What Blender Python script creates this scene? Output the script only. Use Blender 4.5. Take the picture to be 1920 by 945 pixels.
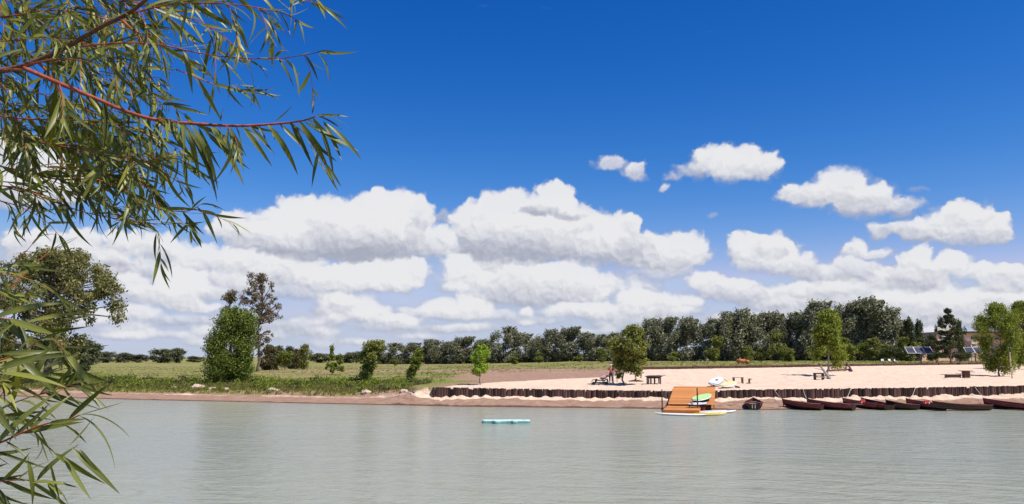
import bpy, bmesh, math, random
import numpy as np
from mathutils import Vector, Matrix, noise as mnoise

random.seed(7); rng = np.random.default_rng(7)
for o in list(bpy.data.objects): bpy.data.objects.remove(o)
scene = bpy.context.scene
C = scene.collection

# ------------------------------------------------------------------ camera
CAM_Z = 4.1; F = 1450.0; PITCH = math.radians(7.68)
cam_d = bpy.data.cameras.new('camera'); cam = bpy.data.objects.new('camera', cam_d); C.objects.link(cam)
cam.location = (0, 0, CAM_Z); cam.rotation_euler = (math.pi/2 + PITCH, 0, 0)
cam_d.sensor_width = 36; cam_d.lens = 36*F/1920; cam_d.clip_start = 0.05; cam_d.clip_end = 8000
scene.camera = cam
FW = np.array([0, math.cos(PITCH), math.sin(PITCH)]); UP = np.array([0, -math.sin(PITCH), math.cos(PITCH)])
def ray(u, v):
    return FW + np.array([(u-960)/F, 0, 0]) + UP*((472.5-v)/F)
def G(u, v, z):                     # point of the photo's ray on the level z
    d = ray(u, v); t = (z-CAM_Z)/d[2]; return np.array([0, 0, CAM_Z]) + d*t
def P(u, v, Y):                     # point of the photo's ray at distance Y
    d = ray(u, v); return np.array([0, 0, CAM_Z]) + d*(Y/d[1])
def proj(p):
    q = np.asarray(p, float) - np.array([0, 0, CAM_Z]); f = q@FW
    return 960 + F*q[..., 0]/f, 472.5 - F*(q@UP)/f

# ------------------------------------------------------------------ light
SUN_EL, SUN_AZ = math.radians(58), math.radians(124)      # azimuth clockwise from +Y: right and a little behind the camera
sun_dir = Vector((math.cos(SUN_EL)*math.sin(SUN_AZ), math.cos(SUN_EL)*math.cos(SUN_AZ), math.sin(SUN_EL)))
sd = bpy.data.lights.new('sun', 'SUN'); sd.energy = 5.0; sd.angle = math.radians(0.53); sd.color = (1.0, 0.935, 0.83)
sun = bpy.data.objects.new('sun', sd); C.objects.link(sun); sun.location = (40, -20, 60)
sun.rotation_euler = sun_dir.to_track_quat('Z', 'Y').to_euler()
scene.view_settings.view_transform = 'Standard'; scene.view_settings.look = 'None'
scene.view_settings.exposure = 0.22; scene.view_settings.gamma = 1.0
scene.cycles.max_bounces = 6; scene.cycles.transparent_max_bounces = 6
scene.cycles.diffuse_bounces = 3; scene.cycles.glossy_bounces = 3; scene.cycles.caustics_reflective = False

# ------------------------------------------------------------------ world: sky with cumulus clouds
def azel(u, v):
    d = ray(u, v); d = d/np.linalg.norm(d)
    return math.degrees(math.atan2(d[0], d[1])), math.degrees(math.asin(d[2]))
# puffs back to front: photo centre, half width, half height, opacity, tone (0 grey .. 1 white)
_r = random.Random(21)
LOW = []
for _k in range(60):
    _u = _r.uniform(150, 1950); _v = _r.uniform(505, 650); _s = (_v-480)/170
    LOW.append((_u, _v, _r.uniform(26, 70)*(1.1-.35*_s), _r.uniform(13, 25)*(1.15-.65*_s), _r.uniform(.45, .8), _r.uniform(.5, .95)))
LOW.sort(key=lambda p: -p[1])
PUFFS = LOW+[
 # low bands near the horizon
 (680,640,60,8,.6,.75),(780,630,50,8,.6,.75),(500,628,50,9,.6,.75),(1000,640,60,8,.6,.7),(1080,622,50,8,.6,.7),(230,630,60,9,.6,.7),(340,628,50,9,.6,.75),(600,622,50,9,.6,.7),(250,585,60,16,.75,.6),(120,600,70,18,.7,.45),(330,600,70,14,.6,.4),(430,600,70,16,.6,.4),(560,610,80,18,.6,.4),(240,610,50,14,.6,.45),(350,570,50,14,.6,.5),
 (1200,600,110,18,.6,.4),(1420,600,110,20,.7,.4),(1560,590,120,22,.75,.4),(1750,590,120,24,.8,.4),(1880,600,80,22,.8,.4),(1010,600,70,10,.5,.45),(905,612,40,10,.6,.45),(1140,585,80,16,.7,.5),
 (986,583,17,12,.85,.7),(985,606,18,7,.6,.6),(730,612,70,14,.6,.4),
 (390,620,50,10,.7,.6),(850,615,70,10,.7,.5),(940,590,50,12,.6,.5),(655,580,75,22,.75,.5),(630,563,48,16,.85,.7),(700,590,45,18,.8,.65),(745,602,40,14,.75,.6),(620,600,40,12,.6,.55),
 (860,586,76,16,.85,.55),(828,574,44,18,.95,.9),(893,574,40,20,.95,.85),
 (1230,580,92,16,.8,.55),(1190,561,44,20,.9,.8),(1245,563,38,16,.9,.75),(1296,563,26,13,.9,.8),
 (1490,560,110,30,.8,.5),(1600,555,110,35,.85,.55),(1720,560,100,36,.85,.55),(1850,565,90,34,.85,.55),
 (1370,545,80,22,.85,.55),(1326,524,40,24,.95,.9),(1375,535,50,18,.9,.8),
 (1500,545,44,16,.85,.75),(1565,540,60,18,.85,.7),(1690,558,60,18,.85,.8),(1780,560,56,20,.85,.8),(1860,552,34,18,.9,.85),(1905,560,40,14,.85,.8),
 (1600,505,70,26,.9,.6),(1520,510,60,22,.85,.6),(1700,525,90,26,.9,.6),(1880,530,60,22,.9,.6),
 (200,500,90,26,.85,.5),(300,505,90,24,.85,.5),(420,530,90,22,.8,.5),(560,545,90,18,.75,.5),(90,490,90,26,.8,.5),
 (252,534,40,22,.9,.8),(338,534,56,38,.97,.95),(300,548,62,18,.9,.75),(395,548,30,16,.8,.7),
 (60,455,70,30,.97,.8),(150,450,60,30,.97,.85),(230,455,60,26,.97,.85),(300,462,56,28,.97,.85),(160,480,120,20,.9,.55),
 (400,485,80,28,.95,.85),(470,490,80,28,.95,.85),(540,500,90,34,.95,.75),(620,520,90,28,.95,.7),(690,512,80,34,.97,.85),(760,505,55,32,.97,.85),(640,525,60,22,.97,.9),(720,528,70,20,.97,.85),
 (1010,548,130,30,.95,.45),(1110,540,38,36,.97,.8),(1060,520,84,36,.97,.85),(960,515,100,38,.97,.8),(880,500,52,40,.99,1.0),(920,485,40,24,.99,.95),(1085,580,70,14,.85,.7),
 (850,540,30,12,.85,.8),
 # right hand middle clouds
 (1720,510,64,30,.95,.6),(1725,486,42,28,.99,1.0),(1785,492,50,26,.99,.95),(1845,508,62,20,.97,.85),(1900,508,36,18,.97,.85),
 (1640,475,42,12,.9,.7),(1600,465,40,19,.98,.95),
 (1490,492,64,22,.95,.6),(1435,475,74,36,.99,.9),(1396,462,38,30,.99,1.0),(1448,460,44,26,.99,.95),
 (1240,482,84,26,.97,.65),(1200,468,54,34,.98,.8),(1282,466,54,36,.99,.95),
 # big cumulus in the middle
 (1120,455,110,42,.98,.55),(960,452,120,42,.99,.35),(1158,430,44,34,.99,.95),(1185,420,26,20,.99,.95),(1080,430,80,42,.99,.8),(1110,445,60,34,.99,.9),
 (880,415,42,42,.99,.95),(955,400,70,48,.99,1.0),(1040,372,42,34,.99,1.0),(1035,405,80,40,.99,.9),(985,430,110,34,.99,.8),
 (1010,394,46,15,.85,.25),(1070,402,44,12,.75,.25),
 # big cumulus on the left
 (812,452,50,36,.97,.8),(822,405,26,13,.75,.3),(600,455,150,34,.98,.35),(700,445,100,44,.99,.4),
 (770,398,46,38,.99,.85),(728,376,50,28,.99,1.0),(700,405,70,44,.99,.95),(560,388,52,26,.99,.95),(620,402,70,38,.99,.85),(590,425,110,40,.99,.7),(690,430,90,34,.99,.75),
 (520,412,52,32,.99,.95),(440,428,50,34,.99,.95),(500,440,90,30,.99,.8),
 # behind the willow
 (60,300,80,50,.98,.8),(110,345,70,40,.98,.8),(30,350,60,40,.98,.75),(20,270,50,26,.98,.95),
 # lone clouds
 (1148,308,42,14,.8,.75),(1195,318,28,18,.85,.75),(1244,352,15,10,.8,.7),(1262,330,20,9,.6,.5),
 (1300,318,40,18,.75,.6),(1310,284,22,13,.9,.95),(1345,296,54,30,.97,.9),(1385,302,66,36,.99,.95),(1432,306,34,30,.98,.85),
 (1690,388,46,22,.85,.5),(1620,375,72,34,.98,.7),(1478,358,30,18,.97,.85),(1525,362,50,28,.98,.8),(1578,348,64,38,.99,.95),(1635,365,44,24,.98,.85),
 (1652,432,36,16,.9,.7),(1725,428,66,24,.95,.65),(1868,428,38,34,.98,.75),(1800,420,84,40,.99,.8),(1812,398,56,28,.99,1.0),
 (1337,406,11,6,.45,.6),(1722,357,18,6,.35,.5),(945,-2,16,6,.6,.7),
]
world = bpy.data.worlds.new('World'); scene.world = world; world.use_nodes = True
world.cycles.sampling_method = 'MANUAL'; world.cycles.sample_map_resolution = 256
nt = world.node_tree; nt.nodes.clear()
def N(tree, t, **kw):
    n = tree.nodes.new(t)
    for k, v in kw.items():
        if k[0] == 'i' and k[1:].isdigit(): n.inputs[int(k[1:])].default_value = v
        else: setattr(n, k, v)
    return n
L = nt.links.new
def M(tree, op, a, b=None, c=None, clamp=False):
    n = tree.nodes.new('ShaderNodeMath'); n.operation = op; n.use_clamp = clamp
    for i, x in enumerate((a, b, c)):
        if x is None: continue
        if isinstance(x, (int, float)): n.inputs[i].default_value = x
        else: tree.links.new(x, n.inputs[i])
    return n.outputs[0]
sky = N(nt, 'ShaderNodeTexSky', sky_type='NISHITA', sun_disc=False, sun_elevation=SUN_EL, sun_rotation=SUN_AZ,
        altitude=0, air_density=1.0, dust_density=0.3, ozone_density=2.5)
hsv = N(nt, 'ShaderNodeHueSaturation', i0=0.5, i1=1.38, i2=.98); L(sky.outputs[0], hsv.inputs['Color'])
tc = N(nt, 'ShaderNodeTexCoord'); sp = N(nt, 'ShaderNodeSeparateXYZ'); L(tc.outputs['Generated'], sp.inputs[0])
DEG = 180/math.pi
az = M(nt, 'MULTIPLY', M(nt, 'ARCTAN2', sp.outputs[0], sp.outputs[1]), DEG)
el = M(nt, 'MULTIPLY', M(nt, 'ARCSINE', sp.outputs[2]), DEG)
cb = N(nt, 'ShaderNodeCombineXYZ'); L(az, cb.inputs[0]); L(el, cb.inputs[1])
nz = N(nt, 'ShaderNodeTexNoise', i2=0.7, i3=6.0, i4=0.55); L(cb.outputs[0], nz.inputs['Vector'])
w1 = N(nt, 'ShaderNodeVectorMath', operation='MULTIPLY_ADD'); L(nz.outputs['Color'], w1.inputs[0])
w1.inputs[1].default_value = (1.7, 1.3, 0); w1.inputs[2].default_value = (-.85, -.65, 0)
# billows: rounded knobs from smooth cells
def vnode(vec):
    vr = N(nt, 'ShaderNodeTexVoronoi', feature='SMOOTH_F1', voronoi_dimensions='2D'); vr.inputs['Scale'].default_value = .95
    vr.inputs['Detail'].default_value = 1.0; vr.inputs['Roughness'].default_value = .5; vr.inputs['Smoothness'].default_value = .5
    L(vec, vr.inputs['Vector']); return vr.outputs['Distance']
wp = N(nt, 'ShaderNodeVectorMath', operation='ADD'); L(cb.outputs[0], wp.inputs[0])
wsc = N(nt, 'ShaderNodeVectorMath', operation='SCALE'); L(w1.outputs[0], wsc.inputs[0]); wm = N(nt, 'ShaderNodeMapRange', i1=0, i2=9, i3=.30, i4=1.0); L(el, wm.inputs[0]); L(wm.outputs[0], wsc.inputs['Scale']); L(wsc.outputs[0], wp.inputs[1])
vor = vnode(wp.outputs[0])
nz2 = N(nt, 'ShaderNodeTexNoise', i2=1.3, i3=2.0, i4=0.5); L(wp.outputs[0], nz2.inputs['Vector'])
wq = N(nt, 'ShaderNodeVectorMath', operation='ADD'); L(wp.outputs[0], wq.inputs[0]); wq.inputs[1].default_value = (.12, .22, 0)
nz3 = N(nt, 'ShaderNodeTexNoise', i2=1.3, i3=2.0, i4=0.5); L(wq.outputs[0], nz3.inputs['Vector'])
relief = M(nt, 'SUBTRACT', nz2.outputs[0], nz3.outputs[0])
bill = M(nt, 'MULTIPLY_ADD', vor, .62, -.22)          # positive = grooves between knobs
gs = N(nt, 'ShaderNodeSeparateXYZ'); L(hsv.outputs[0], gs.inputs[0]); grade = N(nt, 'ShaderNodeCombineXYZ')
L(M(nt, 'MINIMUM', M(nt, 'MULTIPLY', M(nt, 'POWER', gs.outputs[0], 1.75), .80), 4.5), grade.inputs[0])
L(M(nt, 'MINIMUM', M(nt, 'MULTIPLY', M(nt, 'POWER', gs.outputs[1], 1.3), .71), 5.6), grade.inputs[1])
L(M(nt, 'MINIMUM', M(nt, 'MULTIPLY', gs.outputs[2], 1.32), 8.0), grade.inputs[2])
# thin veil close to the horizon, broken by stretched noise
st = N(nt, 'ShaderNodeVectorMath', operation='MULTIPLY'); L(cb.outputs[0], st.inputs[0]); st.inputs[1].default_value = (.16, .62, 1)
vn = N(nt, 'ShaderNodeTexNoise', i2=1.0, i3=4.0, i4=0.55); L(st.outputs[0], vn.inputs['Vector'])
band = N(nt, 'ShaderNodeMapRange', interpolation_type='SMOOTHSTEP', i1=9.0, i2=.0, i3=-.38, i4=.22); L(el, band.inputs[0])
vsum = M(nt, 'ADD', vn.outputs[0], band.outputs[0])
veil = N(nt, 'ShaderNodeMapRange', interpolation_type='SMOOTHSTEP', i1=.30, i2=.80, i3=0, i4=.9); L(vsum, veil.inputs[0])
m1 = N(nt, 'ShaderNodeMix', data_type='RGBA'); L(veil.outputs[0], m1.inputs[0]); L(grade.outputs[0], m1.inputs[6]); m1.inputs[7].default_value = (5.4, 5.9, 7.6, 1)
plain = N(nt, 'ShaderNodeBackground'); plain.inputs[1].default_value = 0.086; L(m1.outputs[2], plain.inputs[0])
ALL = []
for (u, v, ru, rv, op, tone) in PUFFS:
    a0, e0 = azel(u, v); a1, _ = azel(u+ru, v); _, e1 = azel(u, v-rv)
    ALL.append((a0, e0-abs(e1-e0)*.10, abs(a1-a0)*1.10, abs(e1-e0)*1.22, min(.97, op+.15*(v > 555)), tone+.16*(v > 555)+.12*(v > 470)+.02))
pr = random.Random(3)                 # the same kind of cloud goes on all round, outside the view
for k in range(46):
    a0 = pr.uniform(38, 322); a0 = a0 if a0 < 180 else a0-360
    if abs(a0) < 40: continue
    e0 = pr.uniform(1.5, 9)+pr.choice((0, 0, 0, 5)); w_ = pr.uniform(2, 5)
    for j in range(3): ALL.append((a0+pr.uniform(-1, 1)*w_, e0+pr.uniform(-.2, .8)*w_*.4, w_*pr.uniform(.5, .9), w_*pr.uniform(.3, .5), .95, pr.uniform(.5, .95)))
def group_tree(name, ins, outs):
    g = bpy.data.node_groups.new(name, 'ShaderNodeTree')
    for n, t_ in ins: g.interface.new_socket(n, in_out='INPUT', socket_type='NodeSocket'+t_)
    for n, t_ in outs: g.interface.new_socket(n, in_out='OUTPUT', socket_type='NodeSocket'+t_)
    return g, g.nodes.new('NodeGroupInput'), g.nodes.new('NodeGroupOutput')
pg, gi, go = group_tree('cloud_puff', [('below', 'Vector'), ('place', 'Vector'), ('billow', 'Float'), ('inverse radius', 'Vector'), ('offset', 'Vector'), ('billow amount', 'Float'), ('outer', 'Float'), ('inner', 'Float'), ('opacity', 'Float'), ('tone', 'Float')], [('above', 'Vector')])
GL = pg.links.new
pre = N(pg, 'ShaderNodeVectorMath', operation='MULTIPLY_ADD')       # chains the puffs one after the other, which keeps the shader compiler's stack small
GL(gi.outputs[0], pre.inputs[0]); pre.inputs[1].default_value = (1e-6, 0, 0); GL(gi.outputs[4], pre.inputs[2])
q = N(pg, 'ShaderNodeVectorMath', operation='MULTIPLY_ADD'); GL(gi.outputs[1], q.inputs[0]); GL(gi.outputs[3], q.inputs[1]); GL(pre.outputs[0], q.inputs[2])
ln = N(pg, 'ShaderNodeVectorMath', operation='LENGTH'); GL(q.outputs[0], ln.inputs[0])
d_ = M(pg, 'MULTIPLY_ADD', gi.outputs[2], gi.outputs[5], ln.outputs['Value'])
mr = N(pg, 'ShaderNodeMapRange', interpolation_type='SMOOTHSTEP', i3=0.0); GL(d_, mr.inputs[0]); GL(gi.outputs[6], mr.inputs[1]); GL(gi.outputs[7], mr.inputs[2]); GL(gi.outputs[8], mr.inputs[4])
dt = N(pg, 'ShaderNodeVectorMath', operation='DOT_PRODUCT'); GL(q.outputs[0], dt.inputs[0]); dt.inputs[1].default_value = (.14, .72, 0)
cx = N(pg, 'ShaderNodeCombineXYZ', i1=1.0); GL(M(pg, 'ADD', dt.outputs['Value'], gi.outputs[9]), cx.inputs[0])
mx = N(pg, 'ShaderNodeMix', data_type='VECTOR'); 
bf = N(pg, 'ShaderNodeMapRange', interpolation_type='SMOOTHSTEP', i1=-.76, i2=-.28, i3=.0, i4=1.0); GL(dt.outputs['Value'], bf.inputs[0])   # bases melt away, tops stay crisp
GL(M(pg, 'MULTIPLY', mr.outputs[0], bf.outputs[0]), mx.inputs[0]); GL(gi.outputs[0], mx.inputs[4]); GL(cx.outputs[0], mx.inputs[5]); GL(mx.outputs[1], go.inputs[0])
def cloud_bg(puffs):
    g, gi, go = group_tree('cloud_sector', [('place', 'Vector'), ('billow', 'Float'), ('relief', 'Float'), ('soft', 'Float'), ('clear sky', 'Color')], [('sky', 'Color')]); gl = g.links.new
    v0 = N(g, 'ShaderNodeVectorMath', operation='SCALE'); gl(gi.outputs[0], v0.inputs[0]); v0.inputs['Scale'].default_value = 0.0; V_ = v0.outputs[0]
    for (a0, e0, ra, re, op, tone) in puffs:
        p = g.nodes.new('ShaderNodeGroup'); p.node_tree = pg; soft = min(.45, .20/re)+.12+(.2 if op < .8 else 0)
        for i, val in ((3, (1/ra, 1/re, 0)), (4, (-a0/ra, -e0/re, 0)), (5, .8*min(1.0, 1.1/min(ra, re*1.3), max(.35, e0/8))), (6, 1+soft*.35), (7, 1-soft), (8, op), (9, tone)): p.inputs[i].default_value = val
        gl(V_, p.inputs[0]); gl(gi.outputs[0], p.inputs[1]); gl(gi.outputs[1], p.inputs[2]); V_ = p.outputs[0]
    sv = N(g, 'ShaderNodeSeparateXYZ'); gl(V_, sv.inputs[0]); S = sv.outputs[0]; A = sv.outputs[1]
    sh = M(g, 'MULTIPLY_ADD', gi.outputs[2], .85, S)
    sh2 = M(g, 'MULTIPLY_ADD', gi.outputs[3], .35, M(g, 'SUBTRACT', sh, .16))
    ramp = N(g, 'ShaderNodeValToRGB'); gl(sh2, ramp.inputs[0]); cr = ramp.color_ramp; cr.interpolation = 'B_SPLINE'
    cr.elements[0].position = 0.0; cr.elements[0].color = (.42, .45, .56, 1)
    cr.elements[1].position = 1.0; cr.elements[1].color = (.93, .93, .95, 1)
    for p_, c_ in ((.28, (.54, .565, .66, 1)), (.55, (.70, .715, .79, 1)), (.85, (.88, .885, .92, 1))):
        e_ = cr.elements.new(p_); e_.color = c_
    sc10 = N(g, 'ShaderNodeVectorMath', operation='SCALE'); gl(ramp.outputs[0], sc10.inputs[0]); sc10.inputs['Scale'].default_value = 8.9
    m2 = N(g, 'ShaderNodeMix', data_type='RGBA'); gl(A, m2.inputs[0]); gl(gi.outputs[4], m2.inputs[6]); gl(sc10.outputs[0], m2.inputs[7]); gl(m2.outputs[2], go.inputs[0])
    n = nt.nodes.new('ShaderNodeGroup'); n.node_tree = g
    for i, o_ in enumerate((wp.outputs[0], bill, relief, nz.outputs[0], m1.outputs[2])): L(o_, n.inputs[i])
    bg = N(nt, 'ShaderNodeBackground'); bg.inputs[1].default_value = 0.086; L(n.outputs[0], bg.inputs[0]); return bg
def pick(val, edge_, lo, hi):          # one of two skies by a hard test: only the chosen one is computed
    n = N(nt, 'ShaderNodeMixShader'); L(M(nt, 'GREATER_THAN', val, edge_), n.inputs[0]); L(lo.outputs[0], n.inputs[1]); L(hi.outputs[0], n.inputs[2]); return n
def sector(a_lo, a_hi, e_lo, e_hi):
    ps = [p for p in ALL if p[0]+p[2]*1.2+1.3 > a_lo and p[0]-p[2]*1.2-1.3 < a_hi and p[1]+p[3]*1.2+1.1 > e_lo and p[1]-p[3]*1.2-1.1 < e_hi]
    return cloud_bg(ps) if ps else plain
def az_tree(edges, e_lo, e_hi):
    if len(edges) == 2: return sector(edges[0], edges[1], e_lo, e_hi)
    k = len(edges)//2; return pick(az, edges[k], az_tree(edges[:k+1], e_lo, e_hi), az_tree(edges[k:], e_lo, e_hi))
AE = [-181, -120, -70, -36, -28, -22, -17, -13, -9, -6, -3, 0, 3, 6, 9, 13, 17, 22, 28, 36, 70, 120, 181]
low = az_tree(AE, -2, 5.2); mid_ = az_tree(AE, 5.2, 10.5); high = az_tree(AE, 10.5, 22)
root_ = pick(el, -2.0, plain, pick(el, 5.2, low, pick(el, 10.5, mid_, pick(el, 22.0, high, plain))))
wo = N(nt, 'ShaderNodeOutputWorld'); L(root_.outputs[0], wo.inputs[0])

# ------------------------------------------------------------------ helpers
def tag(o, label=None, cat=None, group=None, kind=None):
    if label: o['label'] = label
    if cat: o['category'] = cat
    if group: o['group'] = group
    if kind: o['kind'] = kind
    return o
def thing(name, label, cat, loc=(0, 0, 0), rz=0, group=None, scale=None):
    o = bpy.data.objects.new(name, None); C.objects.link(o); o.location = loc; o.rotation_euler = (0, 0, rz)
    o.empty_display_size = .2
    if scale: o.scale = scale
    return tag(o, label, cat, group)
def link(name, me, parent=None, m=None):
    o = bpy.data.objects.new(name, me); C.objects.link(o)
    if m is not None and not me.materials: me.materials.append(m)
    if parent is not None: o.parent = parent
    return o
def np_mesh(name, verts, faces, m=None, smooth=False):
    """verts (n,3); faces (k,4) or (k,3) int array"""
    me = bpy.data.meshes.new(name); verts = np.asarray(verts, np.float32); faces = np.asarray(faces, np.int32)
    k = faces.shape[1]
    me.vertices.add(len(verts)); me.vertices.foreach_set('co', verts.ravel())
    me.loops.add(faces.size); me.loops.foreach_set('vertex_index', faces.ravel())
    me.polygons.add(len(faces)); me.polygons.foreach_set('loop_start', np.arange(0, faces.size, k, dtype=np.int32))
    me.polygons.foreach_set('use_smooth', np.full(len(faces), smooth))
    me.update(calc_edges=True); me.validate()
    if m is not None: me.materials.append(m)
    return me
class MB:
    """collects boxes, tubes and lofts into one mesh"""
    def __init__(s): s.v = []; s.f = []
    def add(s, vs, fs):
        n = len(s.v); s.v += [tuple(map(float, p)) for p in vs]; s.f += [tuple(i+n for i in f) for f in fs]; return s
    def box(s, c, size, rz=0, rx=0, ry=0, jit=0):
        m = Matrix.Translation(c) @ Matrix.Rotation(rz, 4, 'Z') @ Matrix.Rotation(ry, 4, 'Y') @ Matrix.Rotation(rx, 4, 'X')
        vs = []
        for z in (-.5, .5):
            for x, y in ((-.5, -.5), (.5, -.5), (.5, .5), (-.5, .5)):
                vs.append(m @ Vector(((x+random.uniform(-jit, jit))*size[0], (y+random.uniform(-jit, jit))*size[1], (z+random.uniform(-jit, jit))*size[2])))
        return s.add(vs, [(3, 2, 1, 0), (4, 5, 6, 7), (0, 1, 5, 4), (1, 2, 6, 5), (2, 3, 7, 6), (3, 0, 4, 7)])
    def tube(s, pts, rad, n=6, caps=True):
        pts = [Vector(p) for p in pts]; rad = list(rad) if hasattr(rad, '__len__') else [rad]*len(pts)
        vs = []; fs = []; up = None
        for i, p in enumerate(pts):
            t = (pts[min(i+1, len(pts)-1)] - pts[max(i-1, 0)]).normalized()
            if up is None: up = t.orthogonal().normalized()
            a = (up - t*up.dot(t)).normalized(); b = t.cross(a); up = a
            for j in range(n):
                th = 2*math.pi*j/n; vs.append(p + (a*math.cos(th)+b*math.sin(th))*rad[i])
        for i in range(len(pts)-1):
            for j in range(n): fs.append((i*n+j, i*n+(j+1) % n, (i+1)*n+(j+1) % n, (i+1)*n+j))
        if caps: fs.append(tuple(range(n-1, -1, -1))); fs.append(tuple((len(pts)-1)*n+j for j in range(n)))
        return s.add(vs, fs)
    def mesh(s, name, m=None, smooth=False, bevel=0):
        me = bpy.data.meshes.new(name); me.from_pydata(s.v, [], s.f)
        if bevel:
            bm = bmesh.new(); bm.from_mesh(me); bmesh.ops.bevel(bm, geom=bm.edges[:], offset=bevel, segments=1, affect='EDGES'); bm.to_mesh(me); bm.free()
        me.update()
        if smooth: me.polygons.foreach_set('use_smooth', [True]*len(me.polygons))
        if m is not None: me.materials.append(m)
        return me
    def obj(s, name, m, parent=None, smooth=False, bevel=0): return link(name, s.mesh(name, m, smooth, bevel), parent)

# ------------------------------------------------------------------ materials
def new_mat(name):
    m = bpy.data.materials.new(name); m.use_nodes = True; t = m.node_tree; t.nodes.clear()
    out = t.nodes.new('ShaderNodeOutputMaterial'); b = t.nodes.new('ShaderNodeBsdfPrincipled'); t.links.new(b.outputs[0], out.inputs[0])
    return m, t, b, out
def simple(name, col, rough=.6, var=.15, scale=6, metallic=0, objvar=0., bump=0., stretch=(1, 1, 1), dark=None, spec=.3):
    m, t, b, out = new_mat(name)
    tcn = N(t, 'ShaderNodeTexCoord'); mp = N(t, 'ShaderNodeVectorMath', operation='MULTIPLY'); t.links.new(tcn.outputs['Object'], mp.inputs[0]); mp.inputs[1].default_value = stretch
    n = N(t, 'ShaderNodeTexNoise', i2=scale, i3=6.0, i4=.6); t.links.new(mp.outputs[0], n.inputs['Vector'])
    r = N(t, 'ShaderNodeValToRGB'); t.links.new(n.outputs[0], r.inputs[0])
    dk = dark if dark else [c*(1-var*1.6) for c in col]
    r.color_ramp.elements[0].position = .3; r.color_ramp.elements[0].color = (*dk, 1)
    r.color_ramp.elements[1].position = .7; r.color_ramp.elements[1].color = (*[min(1, c*(1+var)) for c in col], 1)
    last = r.outputs[0]
    if objvar:
        oi = N(t, 'ShaderNodeObjectInfo'); k = N(t, 'ShaderNodeMapRange', i3=1-objvar, i4=1+objvar*.8); t.links.new(oi.outputs['Random'], k.inputs[0])
        s_ = N(t, 'ShaderNodeVectorMath', operation='SCALE'); t.links.new(last, s_.inputs[0]); t.links.new(k.outputs[0], s_.inputs['Scale']); last = s_.outputs[0]
    t.links.new(last, b.inputs['Base Color']); b.inputs['Roughness'].default_value = rough; b.inputs['Metallic'].default_value = metallic
    b.inputs['Specular IOR Level'].default_value = spec
    if bump:
        bp = N(t, 'ShaderNodeBump'); bp.inputs['Strength'].default_value = bump; bp.inputs['Distance'].default_value = .02
        t.links.new(n.outputs[0], bp.inputs['Height']); t.links.new(bp.outputs[0], b.inputs['Normal'])
    return m
def foliage(name, cols, trans=.35, rough=.55, objvar=.12):
    """leaf material: each leaf (mesh island) takes its own green from the ramp"""
    m, t, b, out = new_mat(name)
    g = N(t, 'ShaderNodeNewGeometry'); r = N(t, 'ShaderNodeValToRGB'); t.links.new(g.outputs['Random Per Island'], r.inputs[0])
    cr = r.color_ramp
    for i, (p_, c_) in enumerate(cols):
        e = cr.elements[i] if i < 2 else cr.elements.new(p_)
        e.position = p_; e.color = (*c_, 1)
    oi = N(t, 'ShaderNodeObjectInfo'); k = N(t, 'ShaderNodeMapRange', i3=1-objvar, i4=1+objvar); t.links.new(oi.outputs['Random'], k.inputs[0])
    s_ = N(t, 'ShaderNodeVectorMath', operation='SCALE'); t.links.new(r.outputs[0], s_.inputs[0]); t.links.new(k.outputs[0], s_.inputs['Scale'])
    t.links.new(s_.outputs[0], b.inputs['Base Color']); b.inputs['Roughness'].default_value = rough; b.inputs['Specular IOR Level'].default_value = .25
    tr = N(t, 'ShaderNodeBsdfTranslucent'); ty = N(t, 'ShaderNodeVectorMath', operation='MULTIPLY'); t.links.new(s_.outputs[0], ty.inputs[0]); ty.inputs[1].default_value = (1.2, 1.25, .6)
    t.links.new(ty.outputs[0], tr.inputs[0])
    mx = N(t, 'ShaderNodeMixShader', i0=trans); t.links.new(b.outputs[0], mx.inputs[1]); t.links.new(tr.outputs[0], mx.inputs[2]); t.links.new(mx.outputs[0], out.inputs[0])
    return m
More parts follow.
